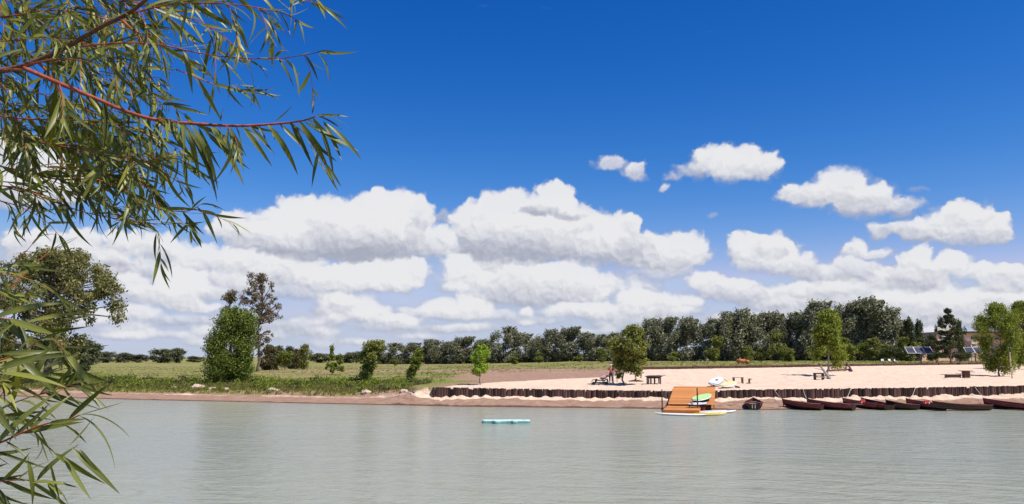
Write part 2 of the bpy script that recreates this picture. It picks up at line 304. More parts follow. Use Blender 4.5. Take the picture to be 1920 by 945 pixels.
MAT = {
 'wind': foliage('silver_poplar_leaf', [(0, (.095, .10, .052)), (1, (.64, .62, .52)), (.45, (.15, .155, .088)), (.68, (.20, .20, .125)), (.82, (.38, .37, .30))], .38),
 'dark': foliage('dark_evergreen_leaf', [(0, (.032, .045, .016)), (1, (.125, .14, .045)), (.5, (.058, .075, .026))], .2),
 'far': foliage('far_tree_leaf', [(0, (.065, .075, .038)), (1, (.21, .21, .11)), (.5, (.11, .12, .062))], .2),
 'old': foliage('old_tree_leaf', [(0, (.085, .09, .028)), (1, (.40, .34, .17)), (.5, (.155, .155, .052)), (.8, (.25, .225, .09))], .38),
 'bush': foliage('broad_bush_leaf', [(0, (.065, .095, .014)), (1, (.27, .31, .065)), (.5, (.135, .18, .030))], .35),
 'brown': foliage('sparse_brown_leaf', [(0, (.13, .095, .062)), (1, (.36, .29, .20)), (.5, (.20, .155, .10))], .35),
 'rust': foliage('reddish_shrub_leaf', [(0, (.070, .060, .025)), (1, (.20, .15, .07)), (.5, (.11, .095, .04))], .3),
 'lime': foliage('lime_leaf', [(0, (.13, .22, .02)), (1, (.42, .52, .06)), (.5, (.25, .36, .035))], .4),
 'yellow': foliage('yellow_green_leaf', [(0, (.10, .13, .025)), (1, (.30, .32, .07)), (.5, (.18, .21, .04))], .4),
 'green': foliage('fresh_green_leaf', [(0, (.08, .11, .014)), (1, (.38, .42, .075)), (.5, (.20, .245, .035))], .4),
 'olive': foliage('olive_leaf', [(0, (.085, .10, .02)), (1, (.42, .42, .13)), (.5, (.18, .20, .042)), (.85, (.29, .30, .075))], .35),
 'weed': foliage('bank_weed_leaf', [(0, (.080, .090, .022)), (1, (.36, .33, .11)), (.5, (.18, .18, .05))], .35),
 'reed': foliage('yellow_reed', [(0, (.14, .15, .035)), (1, (.44, .38, .15)), (.5, (.26, .26, .065))], .4),
 'dry': foliage('field_grass', [(0, (.12, .15, .028)), (1, (.38, .34, .13)), (.5, (.22, .245, .055))], .4),
 'bark': simple('grey_brown_bark', (.16, .12, .09), .9, .3, 5, bump=.4, stretch=(1, 1, .3)),
 'pale_bark': simple('pale_bark', (.36, .31, .26), .9, .3, 5, bump=.4, stretch=(1, 1, .3)),
 'stake': simple('weathered_stake', (.082, .045, .039), .9, .35, 5, objvar=.8, bump=.5, stretch=(3, 3, .5)),
 'edge': simple('dark_red_timber', (.10, .045, .035), .85, .35, 4, objvar=.3, bump=.4),
 'plank': simple('orange_plank', (.58, .235, .062), .6, .16, 9, objvar=.26, bump=.2, stretch=(.3, 4, 4)),
 'fascia': simple('orange_fascia', (.60, .20, .045), .55, .15, 6, objvar=.1, stretch=(.3, 3, 3)),
 'rustpole': simple('dark_mooring_pole', (.09, .06, .055), .7, .35, 9),
 'hull': simple('black_red_hull', (.040, .017, .013), .5, .4, 5, objvar=.3),
 'hull_red': simple('dark_red_paint', (.20, .030, .022), .45, .3, 6, objvar=.25),
 'boat_in': simple('boat_inside_wood', (.07, .020, .015), .6, .35, 8, objvar=.2),
 'red': simple('bright_red_paint', (.42, .05, .035), .4, .12, 6),
 'oar': simple('oar_wood', (.30, .22, .17), .6, .2, 6),
 'white': simple('white_paint', (.80, .80, .79), .35, .04, 4),
 'rope': simple('pale_rope', (.62, .54, .48), .9, .15, 20),
 'cyan': simple('pale_cyan_vinyl', (.50, .78, .74), .35, .05, 5),
 'cyan2': simple('teal_vinyl_rail', (.12, .30, .29), .4, .1, 5),
 'yellow_b': simple('yellow_board', (.80, .62, .14), .35, .06, 5),
 'pale_yellow': simple('pale_yellow_board', (.80, .66, .30), .4, .06, 5),
 'green_b': simple('light_green_board', (.42, .70, .24), .4, .06, 5),
 'pale_b': simple('pale_blue_white_board', (.70, .72, .80), .35, .05, 5),
 'black': simple('black_rubber', (.02, .02, .02), .5, .2, 5),
 'wood_dark': simple('dark_table_wood', (.055, .04, .035), .8, .3, 8, objvar=.2),
 'wood_brown': simple('brown_furniture_wood', (.15, .075, .05), .8, .3, 8, objvar=.2),
 'wood_pale': simple('pale_furniture_wood', (.42, .30, .22), .8, .2, 8, objvar=.1),
 'pole': simple('pale_pole_wood', (.55, .46, .40), .8, .2, 8),
 'orange': simple('orange_metal', (.46, .14, .04), .45, .1, 5),
 'salmon': simple('salmon_brick_wall', (.80, .50, .37), .9, .12, 1.2, bump=.2),
 'roof': simple('dark_roof', (.07, .045, .04), .8, .2, 3),
 'cream': simple('cream_render', (.72, .64, .54), .8, .06, 2),
 'glass': simple('window_glass', (.03, .035, .045), .08, .1, 2, spec=.6),
 'panel': simple('solar_cell', (.030, .030, .060), .75, .2, 3, spec=.05),
 'alu': simple('aluminium_frame', (.55, .56, .60), .7, .05, 3),
 'steel': simple('grey_steel_post', (.20, .19, .19), .5, .1, 3, metallic=.4),
 'skin': simple('skin', (.52, .31, .22), .55, .05, 6),
 'pinkcloth': simple('red_top_cloth', (.66, .12, .12), .85, .12, 12),
 'trouser': simple('dark_trouser_cloth', (.045, .035, .04), .9, .2, 12),
 'whitecloth': simple('white_cap_cloth', (.78, .74, .70), .85, .05, 12),
 'clod': simple('pale_earth_clod', (.55, .42, .33), .95, .2, 6, bump=.6),
 'w_branch': simple('willow_brown_branch', (.20, .10, .065), .7, .3, 60, stretch=(1, 1, 1)),
 'w_twig': simple('willow_red_twig', (.40, .10, .055), .5, .3, 60),
}
# two-colour cloth
def stripes(name, c1, c2, scale):
    m, t, b, out = new_mat(name)
    tcn = N(t, 'ShaderNodeTexCoord'); w = N(t, 'ShaderNodeTexWave', i1=scale, i2=2.5); t.links.new(tcn.outputs['Object'], w.inputs[0])
    r = N(t, 'ShaderNodeValToRGB'); r.color_ramp.interpolation = 'CONSTANT'; r.color_ramp.elements[0].color = (*c1, 1); r.color_ramp.elements[1].position = .5; r.color_ramp.elements[1].color = (*c2, 1)
    t.links.new(w.outputs[1], r.inputs[0]); t.links.new(r.outputs[0], b.inputs['Base Color']); b.inputs['Roughness'].default_value = .9
    return m
MAT['towel'] = stripes('red_white_cloth', (.62, .13, .12), (.82, .74, .70), 2.2)
# willow leaf: olive top, paler underside, pale midrib
def willow_mat():
    m, t, b, out = new_mat('willow_leaf')
    g = N(t, 'ShaderNodeNewGeometry'); oi = N(t, 'ShaderNodeObjectInfo')
    rnd = M(t, 'FRACT', M(t, 'ADD', g.outputs['Random Per Island'], oi.outputs['Random']))
    r = N(t, 'ShaderNodeValToRGB'); t.links.new(rnd, r.inputs[0]); cr = r.color_ramp
    cr.elements[0].position = 0; cr.elements[0].color = (.075, .09, .017, 1); cr.elements[1].position = 1; cr.elements[1].color = (.36, .335, .055, 1)
    for p_, c_ in ((.35, (.125, .145, .024, 1)), (.7, (.195, .215, .038, 1)), (.92, (.28, .285, .05, 1))):
        e = cr.elements.new(p_); e.color = c_
    uv = N(t, 'ShaderNodeUVMap'); s2 = N(t, 'ShaderNodeSeparateXYZ'); t.links.new(uv.outputs[0], s2.inputs[0])
    rib = N(t, 'ShaderNodeMapRange', i1=.035, i2=.0, i3=0, i4=.55); t.links.new(M(t, 'ABSOLUTE', M(t, 'SUBTRACT', s2.outputs[1], .5)), rib.inputs[0])
    mx0 = N(t, 'ShaderNodeMix', data_type='RGBA'); t.links.new(rib.outputs[0], mx0.inputs[0]); t.links.new(r.outputs[0], mx0.inputs[6]); mx0.inputs[7].default_value = (.42, .42, .16, 1)
    und = N(t, 'ShaderNodeMix', data_type='RGBA'); t.links.new(M(t, 'MULTIPLY', g.outputs['Backfacing'], .45), und.inputs[0]); t.links.new(mx0.outputs[2], und.inputs[6]); und.inputs[7].default_value = (.27, .30, .17, 1)
    tip = N(t, 'ShaderNodeMapRange', i1=.86, i2=1.0, i3=0, i4=.7); t.links.new(s2.outputs[0], tip.inputs[0])
    tp = N(t, 'ShaderNodeMix', data_type='RGBA'); t.links.new(M(t, 'MULTIPLY', tip.outputs[0], rnd), tp.inputs[0]); t.links.new(und.outputs[2], tp.inputs[6]); tp.inputs[7].default_value = (.16, .08, .03, 1)
    col = tp.outputs[2]
    t.links.new(col, b.inputs['Base Color']); b.inputs['Roughness'].default_value = .42; b.inputs['Specular IOR Level'].default_value = .45
    tr = N(t, 'ShaderNodeBsdfTranslucent'); ty = N(t, 'ShaderNodeVectorMath', operation='MULTIPLY'); t.links.new(col, ty.inputs[0]); ty.inputs[1].default_value = (1.25, 1.3, .5); t.links.new(ty.outputs[0], tr.inputs[0])
    mx = N(t, 'ShaderNodeMixShader', i0=.27); t.links.new(b.outputs[0], mx.inputs[1]); t.links.new(tr.outputs[0], mx.inputs[2]); t.links.new(mx.outputs[0], out.inputs[0])
    return m
MAT['willow'] = willow_mat()

# ------------------------------------------------------------------ ground profile
def curve(pts):
    xs = np.array([p[0] for p in pts]); ys = np.array([p[1] for p in pts])
    return lambda x: np.interp(x, xs, ys)
sh_px = [(-200, 736.5), (0, 742), (140, 746.5), (300, 750.5), (450, 753.5), (600, 757), (750, 760), (860, 762.5), (1100, 765), (1250, 767), (1400, 768.5), (1700, 768), (1920, 767), (2200, 766)]
sh_w = [G(u, v, 0) for u, v in sh_px]
shore = curve([(-900, 150), (-150, 96)] + [(p[0], p[1]) for p in sh_w] + [(150, 60), (900, 60)])
wl_px = [(812, 725.5, 1.45), (950, 728, 1.38), (1120, 731, 1.25), (1240, 732.6, 1.25), (1345, 731.3, 1.30), (1440, 729.6, 1.35), (1680, 727, 1.42), (1920, 722.6, 1.5), (2100, 720, 1.5)]
wl_w = [G(u, v, z) for u, v, z in wl_px]
WX0 = wl_w[0][0]
wallY = curve([(-900, 162)] + [(x_, float(shore(x_))+10.5) for x_ in (-400, -150, -80, -60, -50, -40, -30, -24, -18, -14)] + [(WX0-3.5, float(shore(WX0-3.5))+7), (WX0-1.5, wl_w[0][1]+.3)] + [(p[0], p[1]) for p in wl_w] + [(150, 69), (900, 69)])
wtop = curve([(-900, 1.2), (-10, 1.2), (WX0-3, 1.3)] + [(p[0], z[2]) for p, z in zip(wl_w, wl_px)] + [(900, 1.5)])
wbase_px = [(812, 743), (950, 744.5), (1120, 746), (1240, 745), (1345, 748), (1440, 747), (1680, 744.5), (1920, 739.5)]
wbz = []
for u, v in wbase_px:
    x = (u-960)/F*67; Y = float(wallY(x)); wbz.append((P(u, v, Y)[0], P(u, v, Y)[2]))
wbase = curve([(WX0-4, 1.05), (WX0-2.0, .8)] + wbz + [(900, .7)])
ed_px = [(1200, 693, 2.3), (1440, 689.3, 2.5), (1600, 686.5, 2.65), (1750, 684.3, 2.78), (1840, 683.2, 2.82), (1960, 682.5, 2.85)]
ed_w = [G(u, v, z) for u, v, z in ed_px]
edY = curve([(-900, 230), (-100, 118), (0, 104), (ed_w[0][0]-1, ed_w[0][1])] + [(p[0], p[1]) for p in ed_w] + [(300, 140), (900, 150)])
edZ = curve([(-900, 1.25), (-60, 1.3), (-20, 1.5), (0, 1.95), (ed_w[0][0], 2.3)] + [(p[0], z[2]) for p, z in zip(ed_w, ed_px)] + [(900, 2.9)])
edStep = curve([(ed_w[0][0]-.6, 0), (ed_w[0][0], .26), (ed_w[-1][0]+20, .3), (900, .3)])
farZ = curve([(-900, 1.3), (-60, 1.35), (-20, 1.7), (0, 2.2), (ed_w[0][0], 2.75), (60, 3.1), (900, 3.3)])
def ground_np(X, seg, s):
    """seg 0 river, 1 shore-wall, 2 wall-edge, 3 beyond; s 0..1 (or metres in seg 3)"""
    Ys, Yw, Ye = shore(X), wallY(X), edY(X)
    if seg == 0:
        Y = -60 + s*(Ys+60)
        d = Ys - Y
        near = np.interp(Y, [-60, 3, 6, 9, 11.5, 14], [2.4, 2.35, 2.0, 1.1, 0.0, -1.0])
        far_ = -np.interp(d, [0, 1, 4, 10, 20], [0, .12, .5, 1.2, 1.6])
        z = np.where(Y < 14, near, far_)
    elif seg == 1:
        Y = Ys + s*(Yw-Ys); right = np.clip((X-(WX0-5))/4, 0, 1)
        zb = wbase(X)
        zr = zb*np.interp(s, [0, .12, .3, .6, .85, 1], [0, .16, .42, .70, .93, 1.0])
        t = s*(Yw-Ys)
        t = t*10.5/np.minimum(10.5, Yw-Ys)
        zl = np.interp(t, [0, 1.2, 3.2, 4.2, 5.0, 8.5, 10.5], [0, .17, .38, .45, .75, 1.12, 1.2])*wtop(X)/1.2
        z = zl*(1-right) + zr*right
    elif seg == 2:
        Y = Yw + s*(Ye-Yw); z0 = wtop(X); z1 = edZ(X); z = z0 + (z1-z0)*np.power(s, .8)
    else:
        Y = Ye + s; z0 = edZ(X)+edStep(X); z = z0 + (farZ(X)-z0)*np.clip(s/25, 0, 1)
    return Y, z
def ground_z(x, y):
    X = np.array([float(x)]); Ys, Yw, Ye = float(shore(x)), float(wallY(x)), float(edY(x))
    if y < Ys: return float(ground_np(X, 0, (y+60)/(Ys+60))[1][0])
    if y < Yw: return float(ground_np(X, 1, (y-Ys)/(Yw-Ys))[1][0])
    if y < Ye: return float(ground_np(X, 2, (y-Yw)/(Ye-Yw))[1][0])
    return float(ground_np(X, 3, y-Ye)[1][0])
def on_ground(u, Y, dz=0.0):
    x = (u-960)/F*Y
    for _ in range(3):
        z = ground_z(x, Y); d = ray(u, 668); f = Y*math.cos(PITCH)+(z-CAM_Z)*math.sin(PITCH); x = (u-960)/F*f
    return Vector((x, Y, z+dz))
def hit(u, v, Y0=58, Y1=400):
    """where the photo's ray through (u, v) meets the ground"""
    y = Y0
    while y < Y1:
        p = P(u, v, y)
        if p[2] <= ground_z(p[0], y): return Vector((p[0], y, ground_z(p[0], y)))
        y += .25
    return Vector(P(u, v, Y1))
def fbm(X, Y, sc, seed=0, oc=4):
    out = np.zeros(X.shape); a = 1; f = sc
    r = np.random.default_rng(seed)
    for _ in range(oc):
        for _k in range(4):
            th = r.uniform(0, 2*math.pi); ph = r.uniform(0, 6.28); ff = f*r.uniform(.7, 1.4)
            out += a*.25*np.sin((X*math.cos(th)+Y*math.sin(th))*ff+ph + 1.3*np.sin((X*math.sin(th)-Y*math.cos(th))*ff*.6+ph*2))
        a *= .55; f *= 2.1
    return out
def build_ground():
    xs = np.concatenate([-np.geomspace(700, 62, 26), np.arange(-60, -45, .3), np.arange(-45, 46, .15), np.arange(46, 60.01, .3), np.geomspace(62, 700, 26)])
    xs = np.unique(xs)
    rows = []                                   # (seg, s)
    for s in [0, .2, .45, .48, .50, .52, .54, .56, .58, .60, .62, .66, .75, .85, .93, .97, .985, .995]: rows.append((0, s))
    for s in np.linspace(0, 1, 34): rows.append((1, s))
    for s in np.linspace(0, 1, 60): rows.append((2, s))
    for s in list(np.arange(0, 30, .8)) + list(np.geomspace(30, 3500, 50)): rows.append((3, s))
    nx, nr = len(xs), len(rows); V = np.zeros((nr, nx, 3)); Cc = np.zeros((nr, nx, 4)); Cc[..., 3] = 1
    vb = curve([(700, 700), (812, 727), (850, 722), (900, 718.5), (1000, 712), (1060, 709.5), (1140, 706), (1175, 698), (1200, 691), (1920, 676)])
    for i, (sg, s) in enumerate(rows):
        Y, z = ground_np(xs, sg, s)
        n1 = fbm(xs, Y, .5, 3); n2 = fbm(xs, Y, 3.0, 5, 3)
        amp = {0: .03, 1: .05, 2: .035, 3: .04}[sg]
        zz = z.copy()
        right = np.clip((xs-(WX0-3))/2, 0, 1)
        if sg == 1:
            w = np.clip((s-.06)/.2, 0, 1)
            zz += w*(.035*n2 + .04*n1)
            # heaped sand against the stakes
            n3 = fbm(xs, Y*1.3, 5.5, 17, 3); heap = np.exp(-((s-.95)/.12)**2)*right*(.0+.05*n1+.12*np.abs(np.sin(xs*2.6+2.5*n1))*np.abs(np.sin(xs*1.1+1)) + .04*n3)
            zz += w*.05*n3
            zz += heap*(1 if s < .999 else 1)
            zz += np.exp(-((s-.12)/.05)**2)*.03*n2
        elif sg == 2: n3 = fbm(xs, Y*1.2, 4.5, 23, 3); zz += min(1, s*8)*min(1, (1-s)*8)*(.03*n2+.06*n1+.035*n3) + .02*n2
        elif sg == 3: zz += np.clip(s/3, 0, 1)*np.clip(1-s/300, 0, 1)*(.06*n1+.03*n2)
        V[i, :, 0] = xs; V[i, :, 1] = Y; V[i, :, 2] = zz
        u, v = proj(V[i]); sand = np.zeros(nx); soil = np.zeros(nx); wet = np.zeros(nx)
        if sg == 0: wet[:] = np.where(Y > 30, 1, 0); soil[:] = np.where((Y > 8) & (Y < 30), 1, 0)
        if sg == 1:
            t = s*(wallY(xs)-shore(xs))
            edge_ = .62 + .10*n1 + .05*n2
            sandr = np.clip((s-edge_)/.12, 0, 1)*right
            dirt = np.where(right > .5, 1, np.clip((4.6+.5*n1-t)/.5, 0, 1))
            sand = sandr; soil = np.clip(dirt-sandr, 0, 1); wet = np.clip(1-t/(.8+.25*n2), 0, 1)
            soil = np.maximum(soil, (1-right)*np.clip((xs-(WX0-7+1.2*n1))/2, 0, 1)*(1-sand))
            sand = np.maximum(sand, np.clip((t-2.2)/1.0, 0, 1)*np.clip((4.4-t)/1, 0, 1)*(1-right)*(.45+.25*n1))
        if sg == 2:
            k = np.clip((v-vb(u)+.8*n1)/1.2, 0, 1)*np.clip((xs-(WX0-1.5))/2, 0, 1)
            sand = k
            so = np.clip((v-(691.5+.5*n1))/1.5, 0, 1)*np.clip((u-(800+50*n1))/120, 0, 1)
            band1 = np.exp(-((v-696-.6*n1)/2.6)**2)*np.clip((u-520)/160, 0, 1)*.9
            band2 = np.exp(-((v-706-.6*n1)/2.0)**2)*np.clip((u-600)/100, 0, 1)*.55
            soil = np.clip(np.maximum(so, np.maximum(band1, band2)), 0, 1)*(1-k)
        if sg == 3:
            band1 = np.exp(-((v-696-.6*n1)/2.4)**2)*np.clip((u-380)/200, 0, 1)*.95*(u < 1250); band2 = np.exp(-((v-688-.4*n1)/1.1)**2)*np.clip((u-250)/200, 0, 1)*.6*(u < 900)
            so = np.clip((v-(691.0+.5*n1))/1.5, 0, 1)*np.clip((u-(820+50*n1))/100, 0, 1)*(u < 1215)
            fringe = np.clip((2.5+.8*n1-s)/1.5, 0, 1)*np.clip((xs-16)/2, 0, 1)
            soil = np.maximum(fringe*.6, np.maximum(so, np.maximum(band1, band2))); sand = fringe*.25
        Cc[i, :, 0] = np.clip(sand, 0, 1); Cc[i, :, 1] = np.clip(soil, 0, 1); Cc[i, :, 2] = np.clip(wet, 0, 1)
    idx = np.arange(nr*nx).reshape(nr, nx)
    faces = np.stack([idx[:-1, :-1], idx[:-1, 1:], idx[1:, 1:], idx[1:, :-1]], -1).reshape(-1, 4)
    m, t, b, out = new_mat('ground')
    at = N(t, 'ShaderNodeAttribute', attribute_name='cover'); s3 = N(t, 'ShaderNodeSeparateColor'); t.links.new(at.outputs['Color'], s3.inputs[0])
    ge = N(t, 'ShaderNodeNewGeometry'); pos = ge.outputs['Position']
    def noise(scale, det=5, rough=.6, vec=None):
        n = N(t, 'ShaderNodeTexNoise', i2=scale, i3=float(det), i4=rough); t.links.new(vec or pos, n.inputs['Vector']); return n.outputs[0]
    st = N(t, 'ShaderNodeVectorMath', operation='MULTIPLY'); t.links.new(pos, st.inputs[0]); st.inputs[1].default_value = (.25, 1, 1)
    def ramp(f, *cs):
        r = N(t, 'ShaderNodeValToRGB'); t.links.new(f, r.inputs[0])
        for i, (p_, c_) in enumerate(cs):
            e = r.color_ramp.elements[i] if i < 2 else r.color_ramp.elements.new(p_)
            e.position = p_; e.color = (*c_, 1)
        return r.outputs[0]
    def mix(f, a, c):
        n = N(t, 'ShaderNodeMix', data_type='RGBA')
        if isinstance(f, float): n.inputs[0].default_value = f
        else: t.links.new(f, n.inputs[0])
        t.links.new(a, n.inputs[6]); t.links.new(c, n.inputs[7]); return n.outputs[2]
    fine = noise(9.0, 6, .7); med = noise(1.1, 5, .6); band = noise(.18, 4, .55, st.outputs[0]); grain = noise(40, 3, .7)
    grass = ramp(fine, (.3, (.13, .165, .032)), (.75, (.27, .29, .070)))
    grass2 = ramp(fine, (.3, (.22, .18, .07)), (.75, (.38, .29, .15)))
    grass = mix(ramp(band, (.42, (0, 0, 0)), (.60, (1, 1, 1))), grass, grass2)
    sand = ramp(med, (.3, (.68, .50, .365)), (.7, (.86, .66, .495)))
    sand = mix(ramp(grain, (.35, (0, 0, 0)), (.8, (.35, .35, .35))), sand, ramp(fine, (.3, (.56, .40, .28)), (.7, (.80, .61, .45))))
    soil = ramp(fine, (.25, (.21, .115, .075)), (.75, (.46, .29, .20)))
    soil = mix(ramp(med, (.4, (0, 0, 0)), (.7, (.7, .7, .7))), soil, ramp(grain, (.3, (.30, .19, .13)), (.7, (.55, .40, .30))))
    wetc = ramp(fine, (.3, (.085, .042, .027)), (.7, (.18, .095, .062)))
    def sharp(o_, nn, amt=.5):
        a_ = M(t, 'MULTIPLY_ADD', M(t, 'SUBTRACT', nn, .5), amt, o_); r = N(t, 'ShaderNodeMapRange', i1=.35, i2=.65); t.links.new(a_, r.inputs[0]); return r.outputs[0]
    col = mix(sharp(s3.outputs[1], fine), grass, soil)
    col = mix(sharp(s3.outputs[0], fine), col, sand)
    col = mix(sharp(s3.outputs[2], med), col, wetc)
    t.links.new(col, b.inputs['Base Color']); b.inputs['Roughness'].default_value = .95; b.inputs['Specular IOR Level'].default_value = .15
    bp = N(t, 'ShaderNodeBump'); bp.inputs['Strength'].default_value = 1.0; bp.inputs['Distance'].default_value = .12
    t.links.new(M(t, 'ADD', fine, M(t, 'MULTIPLY', med, 1.2)), bp.inputs['Height']); t.links.new(bp.outputs[0], b.inputs['Normal'])
    me = np_mesh('ground', V.reshape(-1, 3), faces, m, True)
    ca = me.color_attributes.new('cover', 'FLOAT_COLOR', 'POINT'); ca.data.foreach_set('color', Cc.reshape(-1))
    tag(link('ground', me), 'sandy beach and grassy far bank', kind='structure')
build_ground()

# ------------------------------------------------------------------ water
def build_water():
    m, t, b, out = new_mat('river_water')
    ge = N(t, 'ShaderNodeNewGeometry'); pos = ge.outputs['Position']
    s1 = N(t, 'ShaderNodeVectorMath', operation='MULTIPLY'); t.links.new(pos, s1.inputs[0]); s1.inputs[1].default_value = (.55, 1.0, 1)
    rot = N(t, 'ShaderNodeVectorRotate', rotation_type='Z_AXIS'); t.links.new(pos, rot.inputs[0]); rot.inputs['Angle'].default_value = .35
    s2 = N(t, 'ShaderNodeVectorMath', operation='MULTIPLY'); t.links.new(rot.outputs[0], s2.inputs[0]); s2.inputs[1].default_value = (.4, 1.0, 1)
    n1 = N(t, 'ShaderNodeTexNoise', i2=3.2, i3=4.0, i4=.6, i8=.6); t.links.new(s1.outputs[0], n1.inputs['Vector'])
    n2 = N(t, 'ShaderNodeTexNoise', i2=.9, i3=3.0, i4=.5, i8=.8); t.links.new(s2.outputs[0], n2.inputs['Vector'])
    n3 = N(t, 'ShaderNodeTexNoise', i2=.06, i3=3.0); t.links.new(s2.outputs[0], n3.inputs['Vector'])
    gust = N(t, 'ShaderNodeMapRange', i1=.35, i2=.65, i3=.6, i4=1.3); t.links.new(n3.outputs[0], gust.inputs[0])
    h = M(t, 'MULTIPLY', M(t, 'MULTIPLY_ADD', n1.outputs[0], .45, n2.outputs[0]), gust.outputs[0])
    bp = N(t, 'ShaderNodeBump'); bp.inputs['Strength'].default_value = 1.0; bp.inputs['Distance'].default_value = .20; t.links.new(h, bp.inputs['Height'])
    t.links.new(bp.outputs[0], b.inputs['Normal'])
    r = N(t, 'ShaderNodeValToRGB'); t.links.new(n3.outputs[0], r.inputs[0]); r.color_ramp.elements[0].position = .35; r.color_ramp.elements[0].color = (.30, .315, .235, 1)
    r.color_ramp.elements[1].position = .7; r.color_ramp.elements[1].color = (.34, .35, .26, 1)
    t.links.new(r.outputs[0], b.inputs['Base Color'])
    b.inputs['Roughness'].default_value = .16; b.inputs['IOR'].default_value = 1.33
    me = np_mesh('river_water', [(-900, 5, 0), (900, 5, 0), (900, 160, 0), (-900, 160, 0)], [(0, 1, 2, 3)], m)
    tag(link('river_water', me), 'grey green river water with small ripples', kind='structure')
build_water()

# ------------------------------------------------------------------ trees
def leaf_cloud(centers, radii, counts, size, stretch=(1, 1, 1), wind=None, shell=.45, up_bias=.3, aspect=1.9, clump=None):
    """many small leaf-shaped quads spread through ellipsoidal lobes; centers (n,3), radii (n,3)"""
    P_, Nn = [], []
    for c, r, k in zip(centers, radii, counts):
        d = rng.normal(size=(k, 3)); d /= np.linalg.norm(d, axis=1)[:, None]
        rr = rng.uniform(0, 1, k)**shell
        # radial unevenness so that the lobe has no smooth outline
        bump_ = 1 + .22*np.sin(d[:, 0]*5+c[0]*3)*np.sin(d[:, 1]*4+c[1]*2) + .18*np.sin(d[:, 2]*6+c[2]*5+d[:, 0]*3)
        p = c + d*r*(rr*bump_)[:, None]
        P_.append(p); Nn.append(d)
    p = np.concatenate(P_); d = np.concatenate(Nn); n = len(p)
    nrm = d + rng.normal(size=(n, 3))*.7 + np.array([0, 0, up_bias]); nrm /= np.linalg.norm(nrm, axis=1)[:, None]
    t = rng.normal(size=(n, 3))
    if wind is not None: t = t*.55 + np.asarray(wind)[None, :]
    t -= nrm*np.sum(t*nrm, 1)[:, None]; t /= np.linalg.norm(t, axis=1)[:, None]+1e-9
    b = np.cross(nrm, t)
    sz = size*rng.uniform(.55, 1.35, n)[:, None]
    a = t*sz*.5*aspect**.5; w = b*sz*.5/aspect**.5
    bend = nrm*sz*.12
    v = np.stack([p-a, p+w+bend, p+a, p-w+bend], 1).reshape(-1, 3)
    f = np.arange(4*n).reshape(n, 4)
    return v, f
def crown_lobes(h0, h1, prof, n, lr, lean=(0, 0), flat=1.0, seed=1, sq=1.0):
    """lobe centres inside a crown whose radius at relative height t is prof(t)"""
    r = np.random.default_rng(seed); cs, rs = [], []
    while len(cs) < n:
        t = r.uniform(0, 1)**.9; R = prof(t); th = r.uniform(0, 2*math.pi); q = r.uniform(0, 1)**.45
        k = lr*r.uniform(.6, 1.3)
        Rm = max(R-k*.7, 0)
        x = math.cos(th)*Rm*q + lean[0]*t; y = math.sin(th)*Rm*q*sq + lean[1]*t; z = h0 + (h1-h0)*t
        z = min(z, h1-k*flat*.75)
        cs.append((x, y, z)); rs.append((k, k, k*flat))
    return np.array(cs), np.array(rs)
def branches(mb, base, fork, cs, rs, r0, nlimb, seed=1, top=None, wob=.3):
    r = random.Random(seed)
    base = Vector(base); fork = Vector(fork); top = Vector(top) if top is not None else Vector(cs[int(np.argmax(np.array(cs)[:, 2]))])
    pts = []
    for i in range(5):
        t = i/4; pts.append(base.lerp(fork, t) + Vector((r.uniform(-wob, wob), r.uniform(-wob, wob), 0))*math.sin(math.pi*t)*.5)
    for i in range(1, 5):
        t = i/4; pts.append(fork.lerp(top, t) + Vector((r.uniform(-wob, wob), r.uniform(-wob, wob), 0))*math.sin(math.pi*t))
    rad = [r0*(1.25 if i == 0 else 1)*(1-.88*i/(len(pts)-1)) for i in range(len(pts))]
    mb.tube(pts, rad, 7)
    idx = list(range(len(cs))); r.shuffle(idx)
    for j in idx[:nlimb]:
        c = Vector(cs[j]); h = max(.15, min(.95, (c.z-fork.z)/max(.1, (top.z-fork.z))*.75))
        if c.z < fork.z: s = pts[3]
        else:
            k = 4+h*4; i0 = int(min(k, 7)); s = pts[i0].lerp(pts[i0+1], k-i0)
            if s.z > c.z: s = pts[4]
        mid = s.lerp(c, .5) + Vector((r.uniform(-1, 1), r.uniform(-1, 1), r.uniform(-.2, 1)))*(c-s).length*.12
        r1 = r0*.38*(1-.5*h); mb.tube([s, s.lerp(mid, .5)+Vector((0, 0, .02)), mid, c], [r1, r1*.8, r1*.6, r1*.15], 5, False)
VARS = {}
def tree_mesh(key, H, W, prof, nl, lr, nleaf, size, mat, lean=(0, 0), h0=.15, wind=None, flat=1.0, trunk=.12, nlimb=14, seed=1, aspect=1.9, shell=.5, fork=.28, bark='bark', sq=1.0, sprays=0, wob=.3):
    cs, rs = crown_lobes(h0*H, H, lambda t: prof(t)*W/2, nl, lr, lean, flat, seed, sq)
    if wind is not None and sprays:
        # pointed sprays blown out of the crown
        r = np.random.default_rng(seed+50); ex, er = [], []
        for _ in range(sprays):
            j = r.integers(len(cs)); c = cs[j]
            for q in range(3):
                k = lr*(.42-.1*q); ex.append(c + np.array(wind)*lr*(.55+.38*q)*r.uniform(.85, 1.15)); er.append((k, k, k))
        cs2 = np.array(ex); rs2 = np.array(er); cs2[:, 2] = np.minimum(cs2[:, 2], H)
        ca, ra = np.concatenate([cs, cs2]), np.concatenate([rs, rs2])
    else: ca, ra = cs, rs
    vol = ra[:, 0]**2; cnt = np.maximum(3, (nleaf*vol/vol.sum())).astype(int)
    v, f = leaf_cloud(ca, ra, cnt, size, wind=wind, aspect=aspect, shell=shell)
    crown = np_mesh('crown', v, f, MAT[mat])
    mb = MB(); branches(mb, (0, 0, -.3), (lean[0]*.15, lean[1]*.15, H*fork), cs, rs, trunk, nlimb, seed, wob=wob)
    VARS[key] = (crown, mb.mesh('trunk', MAT[bark], True), H, W); return VARS[key]
